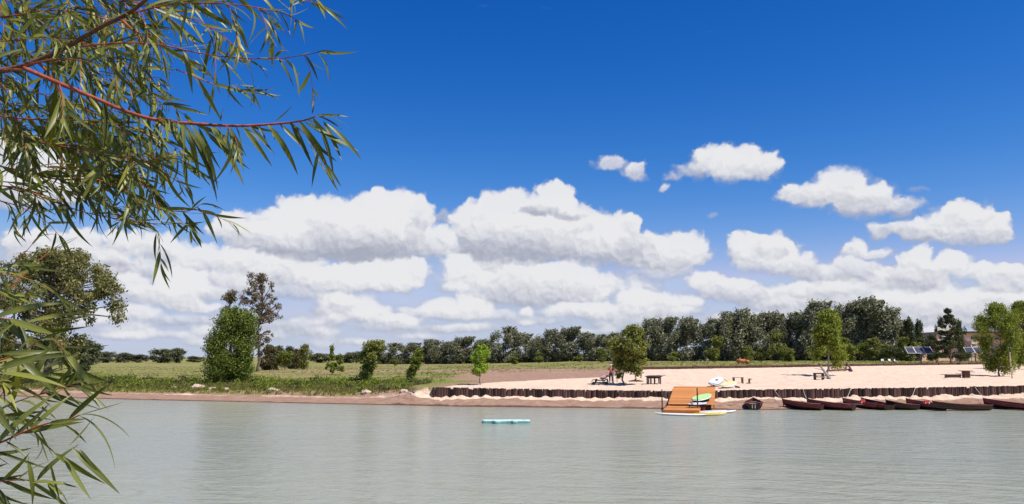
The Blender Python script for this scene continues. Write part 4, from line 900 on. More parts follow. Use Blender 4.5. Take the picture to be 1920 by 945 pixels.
def jl(x, y, z):       # jetty local to world
    q = Matrix.Translation((12.0, 56.0, 0)) @ Matrix.Rotation(JA, 4, 'Z') @ Vector((x, y, z)); return q
board('white paddleboard lying lowest on the jetty under the green one', jl(1.05, 3.3, .56), math.radians(40), 2.3, .72, .13, 'pale_b', 'whitecloth', rail='black')  # black rail stands in for the shadowed gap beneath the board
board('light green paddleboard lying on top of the white one on the jetty', jl(1.35, 5.2, .93), math.radians(44), 2.5, .95, .13, 'white', 'green_b', rx=math.radians(10), ry=math.radians(-8), rail='black', s=(-.93, .93))  # its black rail likewise imitates the shadow underneath
p = hit(1352, 727, 66); q_ = board('white paddleboard with a dark mark on the sand behind the wall', p+Vector((-.1, 1.2, .50)), math.radians(52), 2.3, 1.0, .16, 'pale_b', 'pale_b', rx=math.radians(10), ry=math.radians(-13), rail='black', s=(-.9, .9))
MB().tube([(-.5, 0, -.1), (-.5, 0, -.5)], .07, 7).obj('prop', MAT['black'], q_); MB().box((.1, 0, .10), (.30, .22, .012), rz=.6).obj('handle_mark', MAT['black'], q_); MB().box((.40, .02, .10), (.18, .08, .012), rz=-.7).obj('valve_mark', MAT['black'], q_)
p = hit(1371, 729, 66); board('pale yellow paddleboard on the sand right of the white one', p+Vector((.0, .9, .34)), math.radians(38), 2.1, .95, .13, 'white', 'pale_yellow', rx=math.radians(10), ry=math.radians(-9), s=(-.9, .9), rail='whitecloth')
# paddle across the two
pa, pb = P(1359, 712, 68.6), P(1384, 726.5, 67.3)
pd = thing('paddle', 'long wooden paddle with a black blade leaning on the beach boards', 'paddle', tuple(pa)); d_ = Vector(pb-pa)
MB().tube([(0, 0, 0), d_*.88], .022, 8).obj('shaft', MAT['oar'], pd); MB().box(d_*.95, (.42, .04, .16), ry=.25).obj('blade', MAT['black'], pd, bevel=.01); MB().tube([(-.06, 0, 0), (.06, 0, 0)], .025, 8).obj('grip', MAT['black'], pd)
# cyan float
a, b = G(903, 790, .1), G(995, 790, .1); Lf = b[0]-a[0]
fl = thing('inflatable_float', 'pale cyan inflatable mat floating alone on the river', 'float', ((a[0]+b[0])/2, a[1], 0))
half = [(-1, .05), (-.97, -.16), (-.9, -.22), (-.56, -.24), (-.50, -.52), (-.42, -.60), (-.30, -.58), (-.22, -.38), (0, -.32), (.22, -.38), (.28, -.56), (.42, -.58), (.46, -.26), (.9, -.22), (.97, -.18), (1, .0), (.98, .22), (.9, .34), (0, .38), (-.9, .34), (-.97, .25)]
def slab(name, z0, z1, sc, m, bev):
    bm = bmesh.new(); lo = [bm.verts.new((x*Lf/2*sc, y*1.05*sc, z0)) for x, y in half]; f0 = bm.faces.new(lo); f0.normal_update()
    r = bmesh.ops.extrude_face_region(bm, geom=[f0]); vv = [g for g in r['geom'] if isinstance(g, bmesh.types.BMVert)]; bmesh.ops.translate(bm, verts=vv, vec=(0, 0, z1-z0))
    bmesh.ops.recalc_face_normals(bm, faces=bm.faces); bmesh.ops.bevel(bm, geom=bm.edges[:], offset=bev, segments=3, affect='EDGES', profile=.5); me = bpy.data.meshes.new(name); bm.to_mesh(me); bm.free(); return link(name, me, fl, m)
slab('tube_rail', -.04, .11, 1.0, MAT['cyan2'], .05); slab('mat_top', .09, .19, .985, MAT['cyan'], .04)
MB().tube([(1.1, .1, .19), (1.1, .1, .23)], .05, 10).obj('valve', MAT['cyan2'], fl)

# ------------------------------------------------------------------ rowing boats
def hull_meshes(Lb, B, D):
    n = 16; m = 5; vo = []; fo = []; prof = []
    for i in range(n+1):
        t = i/n                                   # 0 stern .. 1 bow
        w = B/2*(.80+.42*math.sin(math.pi*min(1, t*1.05)**.9)-.22*t**2)*(1-t**5.5) if t < 1 else .015
        w = max(w, .015); sh_ = D*(1+.75*t**2.4+.10*(1-t)**3); kz = D*.55*t**6
        x = -Lb/2+Lb*t
        prof.append((x, w, sh_, kz))
    def skin(inset, lift):
        vs = []
        for (x, w, s_, k_) in prof:
            w2 = max(w-inset, .004); k2 = k_+lift
            for a_, z_ in ((-1, 1), (-.93, .55), (-.72, .18), (-.35, .02), (0, 0), (.35, .02), (.72, .18), (.93, .55), (1, 1)):
                vs.append((x-(inset if x > 0 else -inset)*0 + (.25*z_*(x/(Lb/2)) if x > 0 else 0)*.5, w2*a_, k2+(s_-k2)*z_))
        fs = []
        for i in range(n):
            for j in range(8): fs.append((i*9+j, i*9+j+1, (i+1)*9+j+1, (i+1)*9+j))
        return vs, fs
    return prof, skin
def boat(label, bow, stern, num=None, Lb=None, B=1.2, D=.37, dark='hull', strip=True, oars=(), seats=3, red_seat=False, pitch=0.0, group='red brown rowing boats at the beach', tilt=0):
    bow = Vector(bow); stern = Vector(stern); d = bow-stern; Lb = Lb or d.length; c = (bow+stern)/2; yaw = math.atan2(d.y, d.x); pit = math.asin(max(-1, min(1, d.z/d.length)))
    t = thing('rowing_boat', label, 'boat', c, yaw, group); t.rotation_euler = (tilt, -pit, yaw)
    prof, skin = hull_meshes(Lb, B, D)
    v0, f0 = skin(0, 0); v1, f1 = skin(.035, .04)
    mb = MB().add(v0, [tuple(reversed(f)) for f in f0]); mb.add(v1, f1)
    n = len(prof)-1; nv = len(v0)
    for i in range(n):      # gunwale top joins the two skins
        mb.f.append((i*9, (i+1)*9, nv+(i+1)*9, nv+i*9)); mb.f.append((i*9+8, nv+i*9+8, nv+(i+1)*9+8, (i+1)*9+8))
    o = mb.obj('hull', MAT[dark], t, True)
    # inside boards
    MB().add([(a_, b_*.96, c_+.03) for a_, b_, c_ in v1], f1).obj('inside_lining', MAT['boat_in'], t, True)
    # transom
    tv = [v0[j] for j in range(9)]; tb = MB(); tb.add([(x-.02, y*1.0, z) for x, y, z in tv]+[(x+.03, y*.99, z) for x, y, z in tv], [tuple(range(9)), tuple(range(17, 8, -1))]+[(j, 9+j, 10+j, j+1) for j in range(8)]+[(8, 17, 9, 0)]); tb.obj('transom', MAT[dark], t)
    # gunwale strips and rub rail
    for s_ in (0, 8):
        pts = [Vector(v0[i*9+s_])+Vector((0, 0, .012)) for i in range(n+1)]
        MB().tube(pts, .028, 6).obj('gunwale', MAT['hull_red'], t, True)
    if strip:
        for s_ in (1, 7):
            pts = [Vector(v0[i*9+s_]).lerp(Vector(v0[i*9+(0 if s_ == 1 else 8)]), .45)+Vector((0, -.012 if s_ == 1 else .012, 0)) for i in range(n+1)]
            mb = MB()
            for i in range(n): 
                a_, b_ = pts[i], pts[i+1]; h_ = Vector((0, 0, .085)); oy = Vector((0, -.02 if s_ == 1 else .02, 0)); mb.add([a_-h_, b_-h_, b_+h_, a_+h_, a_-h_+oy, b_-h_+oy, b_+h_+oy, a_+h_+oy], [(0, 1, 2, 3), (7, 6, 5, 4), (0, 4, 5, 1), (3, 2, 6, 7)])
            mb.obj('side_strake', MAT['hull_red'], t)
    for k in range(seats):
        tt = .14+.27*k; i = int(tt*n); x, w, s_, k_ = prof[i]
        MB().box((x, 0, s_*.80), (.24, w*1.86, .035)).obj('seat', MAT['boat_in'], t)
    MB().tube([(prof[n][0]+.04, 0, prof[n][3]*.6), (prof[n][0]+.13, 0, prof[n][2]+.06)], .035, 6).obj('stem_post', MAT[dark], t)
    for (x, s_, a_, bl) in oars:
        y0 = s_*B*.42; w_ = Vector((math.sin(a_)*-1, s_*math.cos(a_), 0)); z0 = D+.05
        ob = MB().tube([Vector((x, y0, z0))-w_*.75+Vector((0, 0, .12)), Vector((x, y0, z0)), Vector((x, y0, z0))+w_*bl+Vector((0, 0, .02))], [.02, .022, .018], 6)
        e = Vector((x, y0, z0))+w_*(bl+.2)+Vector((0, 0, .02)); ob.box(e, (.13, .45, .03), rz=math.atan2(w_.y, w_.x)-math.pi/2)
        ob.obj('oar', MAT['oar'], t)
    if red_seat:
        x = -.1; MB().box((x, 0, D*1.45), (.06, B*.62, .26), ry=.1).obj('backrest', MAT['red'], t, bevel=.02); MB().box((x+.2, 0, D*1.0), (.42, B*.62, .06)).obj('red_seat', MAT['red'], t, bevel=.015)
        for s_ in (-1, 1): MB().box((x-.02, s_*B*.22, D*1.12), (.08, .10, .12)).obj('bracket', MAT['white'], t, bevel=.01)
    if num:
        cu = bpy.data.curves.new('number', 'FONT'); cu.body = num; cu.size = .42; cu.extrude = .004; cu.align_x = 'CENTER'; cu.align_y = 'CENTER'
        to = bpy.data.objects.new('tmp', cu); C.objects.link(to); dg = bpy.context.evaluated_depsgraph_get(); me = bpy.data.meshes.new_from_object(to.evaluated_get(dg)); bpy.data.objects.remove(to); bpy.data.curves.remove(cu)
        me.materials.clear(); me.materials.append(MAT['white']); o = link('number', me, t); o.location = (-Lb/2-.03, 0, D*.62); o.rotation_euler = (math.pi/2, 0, -math.pi/2)
    return t
def shp(u, vkeel, z, Y=None):
    return Vector(G(u, vkeel, z))
# the one seen from its stern
st0 = Vector(G(1413.5, 768.2, .02)); boat('rowing boat seen stern first with white 11 and both oars out', Vector((st0.x*1.055, st0.y*1.055, .10)), st0, num='11', B=1.18, D=.37, strip=False, oars=((-.4, 1, .12, 1.0), (-.4, -1, -.05, .8)))
for (ub, vb_, us, vs_, lab, kw) in [
 (1470, 757.5, 1541, 769.5, 'leftmost side-on rowing boat, bow up the sand, paler red strake', dict(oars=((-.6, -1, .9, .8),))),
 (1516, 757.0, 1601, 769.8, 'second side-on rowing boat, bow overlapping the leftmost one', dict(oars=((-1.1, -1, 1.0, .7),))),
 (1583, 755.5, 1650, 768.0, 'side-on rowing boat with a red seat back near its bow', dict(red_seat=True)),
 (1617, 755.0, 1668, 769.3, 'short looking rowing boat with ropes hanging on its side', dict()),
 (1664, 759.5, 1718, 768.0, 'low black rowing boat half hidden between its neighbours', dict(strip=False)),
 (1702, 756.5, 1771, 769.3, 'rowing boat with a red bench seat and two white brackets', dict(red_seat=True)),
 (1752, 762.0, 1853, 768.9, 'low dark rowing boat with curved brown seats near the right', dict(strip=False, seats=3)),
 (1847, 756.0, 1944, 770.5, 'rightmost rowing boat with bright red gunwale, cut by the frame', dict(B=1.3))]:
    zb = max(.08, (4.1*0+.10)); bow = Vector(G(ub, vb_+5, .16)); 
    zg = ground_z(bow.x, bow.y); bow = Vector(G(ub, vb_+6.5, .10)); st_ = Vector(G(us, vs_, .0))
    boat(lab, bow, st_, **kw)
# ropes from the stakes to the bows
def rope(label, p0, p1, sag=.12):
    p0, p1 = Vector(p0), Vector(p1); t = thing('mooring_rope', label, 'rope', p0, group='mooring ropes on the stake wall'); pts = []
    for i in range(9):
        k = i/8; pts.append((p1-p0)*k + Vector((0, 0, -sag*math.sin(math.pi*k))))
    MB().tube(pts, .017, 5).obj('strand', MAT['rope'], t, True); MB().tube([(-.05, .02, .0), (.0, -.02, .03), (.05, .02, -.02)], .025, 5).obj('knot', MAT['rope'], t)
def wallpt(u, dz=-.05):
    x = (u-960)/F*67
    for _ in range(4): y = float(wallY(x))-.22; x = (u-960)/F*(y*math.cos(PITCH)+(float(wtop(x))-CAM_Z)*math.sin(PITCH))
    return Vector((x, y, float(wtop(x))+dz))
for ur, ue, ve, Ye, lab in [(1452, 1469, 750, 62.3, 'pale mooring rope running to the bow of the leftmost side-on boat'), (1506, 1514, 750, 62.3, 'pale mooring rope hanging behind the leftmost side-on boat'), (1595, 1584, 750, 63, 'pale mooring rope above the boat with the red seat back'), (1716, 1706, 748, 62.5, 'pale mooring rope above the boat with a red bench seat'), (1828, 1848, 746, 63, 'pale mooring rope running to the rightmost boat')]:
    rope(lab, wallpt(ur), P(ue, ve, Ye))

# ------------------------------------------------------------------ beach furniture
def table(label, base, L_, W_, H_, rz, m, top=.06, legs=None, overhang=.12, apron=True, name='beach_table', planks=3):
    t = thing(name, label, 'table', base, rz)
    for k in range(planks):
        w = W_/planks; MB().box((random.uniform(-.03, .03), -W_/2+w*(k+.5), H_), (L_, w*.94, top)).obj('plank', MAT[m], t)
    for sx in (-1, 1):
        for sy in (-1, 1): MB().box((sx*(L_/2-overhang-.05), sy*(W_/2-.10), H_/2-.05), (.10, .09, H_-top+.08), jit=.02).obj('leg', MAT[m], t)
    if apron: MB().box((0, 0, H_-.12), (L_-.4, W_*.7, .12)).obj('apron', MAT[m], t)
    return t
b = hit(1226, 720.5, 67)
tb = table('dark timber table with thick top on the sand left of the jetty', b, 1.45, .8, .72, .05, 'wood_dark', top=.09)
MB().box((.35, .35, .80), (1.7, .12, .05), ry=-.03).obj('long_board', MAT['wood_dark'], tb)
for sx in (-.25, .1): MB().box((sx, .1, .33), (.12, .12, .68)).obj('post', MAT['wood_dark'], tb)
b = hit(1384, 718.5, 67); table('small open wooden table with thin pale top behind the white board', b, .95, .5, .52, 0, 'wood_brown', top=.03, overhang=.02, apron=False, planks=2)
b = hit(1405, 719, 67); st_ = thing('stool', 'small dark brown stool on the sand right of the open table', 'stool', b)
MB().box((.08, 0, .40), (.26, .26, .07), ry=.1).obj('seat', MAT['wood_brown'], st_); MB().box((0, 0, .19), (.14, .14, .36), ry=.1).obj('post', MAT['wood_brown'], st_); MB().box((-.08, 0, .03), (.34, .26, .06)).obj('foot', MAT['wood_brown'], st_)
b = hit(1811, 708, 68); tb = thing('picnic_table', 'brown picnic table with centre post and side bench near right tree', 'table', b)
MB().box((0, 0, .70), (1.0, .9, .06)).obj('tabletop', MAT['wood_brown'], tb); MB().box((.05, 0, .34), (.62, .45, .66), jit=.04).obj('pedestal', MAT['wood_brown'], tb); MB().box((-.72, -.1, .40), (.5, .4, .06)).obj('side_seat', MAT['wood_pale'], tb)
MB().box((-.72, -.1, .19), (.18, .3, .38)).obj('seat_post', MAT['wood_brown'], tb); MB().box((.78, .1, .58), (.4, .3, .05)).obj('shelf', MAT['wood_brown'], tb)
b = hit(1786, 709, 68); cr2 = thing('beach_bench', 'low dark boxy bench left of the picnic table', 'bench', b)
MB().box((0, 0, .20), (1.0, .5, .28), jit=.03).obj('box', MAT['wood_dark'], cr2); MB().box((0, 0, .37), (1.25, .55, .05)).obj('seat', MAT['wood_pale'], cr2); MB().box((-.62, 0, .17), (.10, .5, .34)).obj('end_board', MAT['wood_brown'], cr2)
# bench with striped cloth, left group
b = hit(1124, 720.5, 67); bn = thing('low_bench', 'low dark bench with rounded ends beside the pale pole', 'bench', b)
MB().box((.1, 0, .16), (1.15, .5, .08)).obj('seat', MAT['wood_brown'], bn); MB().box((.1, .2, .36), (1.0, .07, .10)).obj('back_rail', MAT['wood_dark'], bn)
for x_ in (-.55, .62):
    pts = [(x_+.19*math.cos(a_), 0, .24+.20*math.sin(a_)) for a_ in np.linspace(0, 2*math.pi, 15)]; MB().tube([(p_[0], -.22, p_[2]) for p_ in pts], .035, 5).obj('wheel_end', MAT['wood_dark'], bn)
    MB().box((x_, 0, .12), (.12, .46, .22)).obj('leg', MAT['wood_dark'], bn)
MB().tube([(-.38, 0, .1), (-.32, 0, .42), (-.2, 0, .45)], [.07, .12, .08], 7).obj('post', MAT['wood_dark'], bn)
b = hit(1134, 719, 67); me = bpy.data.meshes.new('cloth_bundle'); bm = bmesh.new(); bmesh.ops.create_icosphere(bm, subdivisions=4, radius=1)
for q in bm.verts:
    k = 1+.30*mnoise.noise(q.co*2.2)+.12*mnoise.noise(q.co*6); q.co = Vector((q.co.x*.44*k, q.co.y*.26*k, q.co.z*.17*k+.10*math.sin(q.co.x*2)))
bm.to_mesh(me); bm.free(); cb_ = link('cloth_bundle', me, None, MAT['towel']); cb_.location = b+Vector((.0, .1, .60)); me.polygons.foreach_set('use_smooth', [True]*len(me.polygons)); tag(cb_, 'red and white cloth bundle heaped on a small stand', 'cloth')
sb = thing('small_stand', 'small dark stand under the red and white cloth bundle', 'stand', b+Vector((.05, .1, 0)))
MB().box((0, 0, .42), (.55, .36, .05)).obj('top', MAT['wood_dark'], sb)
for sx in (-1, 1):
    for sy in (-1, 1): MB().box((sx*.2, sy*.13, .2), (.06, .06, .42), ry=sx*.08).obj('leg', MAT['wood_dark'], sb)
b = hit(1150, 721, 66); ptop = P(1147.5, 667, b.y); po = thing('pale_pole', 'tall thin pale pole standing on the sand beside the person', 'pole', b)
hz = ptop[2]-b.z; MB().tube([(0, 0, -.3), (-.02, 0, hz*.35), (-.05, 0, hz*.65), (ptop[0]-b.x, 0, hz)], [.055, .05, .045, .03], 8).obj('shaft', MAT['pole'], po); MB().tube([(ptop[0]-b.x, 0, hz-.02), (ptop[0]-b.x, 0, hz+.10)], .05, 8).obj('cap', MAT['white'], po)
MB().box((.02, 0, hz*.50), (.32, .03, .05), ry=-.7).obj('peg', MAT['pole'], po)
b = hit(1157, 716, 67); po = thing('short_post', 'short thin dark post under the beach tree', 'post', b); MB().tube([(0, 0, -.2), (.01, 0, .95)], [.035, .03], 7).obj('shaft', MAT['wood_brown'], po); MB().box((0, 0, .95), (.10, .10, .04)).obj('cap', MAT['wood_brown'], po)
b = hit(1192, 716, 67); lg = thing('driftwood', 'dark driftwood lying in the shade right of the beach tree', 'driftwood', b, .1)
MB().tube([(-.7, 0, .06), (-.2, .03, .10), (.3, 0, .09), (.8, .05, .04)], [.05, .09, .08, .03], 7).obj('log', MAT['wood_dark'], lg); MB().tube([(-.1, 0, .12), (0, .02, .26), (.12, .05, .30)], [.09, .08, .04], 6).obj('stub', MAT['wood_dark'], lg)
b = hit(1532, 712, 68); ch = thing('beach_bench', 'dark low seat standing against the pale trunk of the bright tree', 'seat', b, .1)
MB().box((.2, 0, .62), (.95, .45, .12)).obj('backrest', MAT['dark'] if False else MAT['wood_dark'], ch); MB().box((.2, -.1, .26), (.9, .5, .07)).obj('seat', MAT['wood_pale'], ch)
for sx in (-.22, .62): MB().box((sx, 0, .3), (.09, .4, .62)).obj('leg', MAT['wood_dark'], ch)
# leaning logs by the bright tree
lb = thing('leaning_log', 'pale leaning log propped on the bright tree trunk', 'log', hit(1556, 711, 68)); q0 = lb.location; e = Vector(P(1535, 682, 86))-q0
MB().tube([(0, 0, 0), e*.5+Vector((0, 0, .05)), e], [.17, .13, .08], 8).obj('log', MAT['pale_bark'], lb, True); MB().tube([e*.6, e*.6+Vector((-.9, .1, .12))], [.05, .02], 6).obj('stub', MAT['pale_bark'], lb, True)
sf = thing('log_frame', 'low frame of logs on the sand right of the bright tree', 'frame', hit(1580, 695, 70), .0); o0 = sf.location
def rel(u, v): return Vector(hit(u, v, 70))-o0+Vector((0, 0, .12))
MB().tube([rel(1552, 697), rel(1592, 694.5)], .11, 7).obj('log', MAT['wood_brown'], sf, True); MB().tube([rel(1558, 692), rel(1588, 690.5)], .11, 7).obj('log', MAT['wood_pale'], sf, True)
MB().tube([rel(1597, 697), rel(1588, 689)+Vector((0, 0, .55))], .13, 7).obj('log', MAT['wood_brown'], sf, True)
# support pole of the right tree
b = hit(1898, 710, 68); po = thing('tree_stake', 'tall pale stake standing in front of the large right tree', 'stake', b); tp_ = P(1893, 660, b.y); MB().tube([(0, 0, -.2), ((tp_[0]-b.x)*.5, 0, (tp_[2]-b.z)*.5), (tp_[0]-b.x, 0, tp_[2]-b.z)], [.07, .06, .05], 7).obj('shaft', MAT['pole'], po); MB().tube([((tp_[0]-b.x)*.4, -.02, 1.1), ((tp_[0]-b.x)*.4, -.02, 1.2)], .08, 8).obj('tie', MAT['wood_brown'], po)
# orange drum on a stand
b = on_ground(1393, 124); dr = thing('orange_drum', 'orange drum lying on a low stand on the far grass', 'drum', b)
MB().tube([(-.95, 0, .55), (.35, 0, .52)], .30, 14).obj('drum', MAT['orange'], dr, True); MB().tube([(.45, 0, .42), (1.0, 0, .38)], [.34, .28], 14).obj('round_end', MAT['orange'], dr, True)
for x_ in (-.7, .1, .75): MB().box((x_, 0, .12), (.08, .5, .3)).obj('leg', MAT['steel'], dr)
MB().tube([(-.45, 0, .8), (-.45, 0, 1.05)], .06, 8).obj('stack', MAT['white'], dr)
# white garden benches by the low tree
for i, (u, Y, lab) in enumerate([(1655, 132, 'white garden chair left of the low tree on the lawn'), (1669, 133, 'white garden chair touching the low tree trunk on the lawn'), (1679, 131, 'white garden chair right of the low tree trunk on the lawn')]):
    b = on_ground(u, Y); g_ = thing('garden_chair', lab, 'chair', b, .4*i-.3, 'white chairs on the lawn', (.7, .7, .65))
    MB().box((0, 0, .38), (.6, .55, .05)).obj('seat', MAT['white'], g_); MB().box((0, .28, .66), (.6, .05, .5), rx=-.3).obj('backrest', MAT['white'], g_)
    for sx in (-1, 1):
        for sy in (-1, 1): MB().box((sx*.26, sy*.24, .18), (.05, .05, .38)).obj('leg', MAT['white'], g_)

# ------------------------------------------------------------------ solar panels
def solar(label, u0, u1, vtop, vbot, Y, n, rz=0):
    a = P(u0, vbot, Y); b2 = P(u1, vbot, Y); W = b2[0]-a[0]; zt = P(u0, vtop, Y)[2]; zb = a[2]; cx = (a[0]+b2[0])/2; g = ground_z(cx, Y)
    t = thing('solar_array', label, 'solar panels', (cx, Y, g), rz, 'solar arrays on the lawn'); H = zt-zb; depth = 1.0; tilt = math.atan2(H, depth); l_ = math.hypot(H, depth); zc = (zb+zt)/2-g
    pw = W/n
    for k in range(n):
        x = -W/2+pw*(k+.5)-.25; fr = MB().box((x, 0, zc), (pw-.03, l_, .05), rx=tilt).obj('panel', MAT['alu'], t)
        nrm = Vector((0, -math.sin(tilt), math.cos(tilt))); up = Vector((0, math.cos(tilt), math.sin(tilt)))
        MB().box(Vector((x, 0, zc))+nrm*.03, (pw-.17, l_-.16, .012), rx=tilt).obj('cells', MAT['panel'], fr)
        mb = MB()
        for s_ in (-.17, .17): mb.box(Vector((x, 0, zc))+nrm*.038+up*(l_*s_), (pw-.18, .03, .006), rx=tilt)
        mb.obj('grid_lines', MAT['alu'], fr)
    MB().tube([(0, .1, 0), (0, .1, zc-.1)], .11, 8).obj('post', MAT['steel'], t); MB().box((-.25, .1, zc-.12), (W*.8, .1, .1)).obj('crossbar', MAT['steel'], t)
solar('three panel solar array tilted on a post on the lawn', 1702, 1751, 650.5, 662.5, 124, 3)
solar('solar array seen between the conifer and the right hand tree', 1812, 1846, 651, 662, 139, 2)

# ------------------------------------------------------------------ house
HY = 172
def hx(u): return (u-960)/F*HY*1.0
def hzv(v): return P(960, v, HY)[2]
x0, x1 = hx(1752), hx(1876); gz = ground_z(hx(1800), HY)
ho = thing('house', 'salmon coloured house with dark flat eaves behind the conifer', 'house', (hx(1800), HY, gz)); OX = hx(1800)
def hb(name, u0, u1, v0, v1, y0, y1, m, parent=ho, bev=0):
    xa, xb, zt, zb = hx(u0)-OX, hx(u1)-OX, hzv(v0)-gz, hzv(v1)-gz
    return MB().box(((xa+xb)/2, (y0+y1)/2, (zt+zb)/2), (xb-xa, y1-y0, zt-zb)).obj(name, MAT[m], parent)
zg = 681
hb('wall', 1800, 1880, 624.5, zg, 0, 9, 'salmon'); hb('wall', 1756, 1799.5, 622, zg, 1.0, 9, 'salmon')
r1_ = hb('roof', 1796, 1884, 621.5, 624.3, -.9, 10, 'roof'); hb('chimney', 1801, 1809, 606, 621.3, 3, 4.2, 'cream', r1_); hb('chimney_cap', 1800, 1810, 604.5, 606, 2.8, 4.4, 'roof', r1_)
hb('parapet', 1758, 1783, 613, 621.7, .8, 1.0, 'cream'); hb('parapet', 1756, 1799, 620.2, 621.8, .6, .79, 'roof')
hb('tower', 1783.2, 1796, 616, 621.8, 2, 6, 'salmon')
for (u0, u1, v0, v1) in [(1814, 1822, 630, 638), (1834, 1838, 630, 636), (1850, 1856, 630, 638), (1766, 1774, 630, 640), (1784, 1791, 630, 640), (1766, 1774, 652, 664), (1812, 1822, 650, 662), (1850, 1858, 652, 664)]:
    y_ = 0 if u0 >= 1800 else 1.0
    f_ = hb('window', u0, u1, v0, v1, y_-.12, y_-.003, 'cream'); hb('pane', u0+.9, u1-.9, v0+1.1, v1-1.1, y_-.16, y_-.123, 'glass', f_)
hb('balcony', 1808, 1824, 640.5, 645, -1.6, -.003, 'cream'); hb('balcony', 1806, 1820, 650, 652, -1.9, -.2, 'cream'); hb('column', 1807, 1808.5, 645.2, zg, -1.5, -1.2, 'cream'); hb('column', 1822.5, 1824, 645.2, zg, -1.5, -1.2, 'cream')
hb('awning', 1860, 1874, 634, 636, -1.4, -.003, 'roof')
orr = on_ground(1740, 168); oh = thing('garden_shed', 'small orange brown shed between the solar panels and the conifer', 'shed', orr)
MB().box((0, 0, 1.5), (4.2, 3, 3.0)).obj('wall', MAT['salmon'], oh); MB().add([(-2.4, -1.8, 3), (2.4, -1.8, 3), (2.4, 1.8, 3), (-2.4, 1.8, 3), (-2.4, 0, 4.3), (2.4, 0, 4.3)], [(0, 1, 5, 4), (2, 3, 4, 5), (0, 4, 3), (1, 2, 5), (3, 2, 1, 0)]).obj('roof', MAT['edge'], oh); MB().box((0, -1.53, 1.1), (.9, .05, 2.1)).obj('door', MAT['wood_brown'], oh)

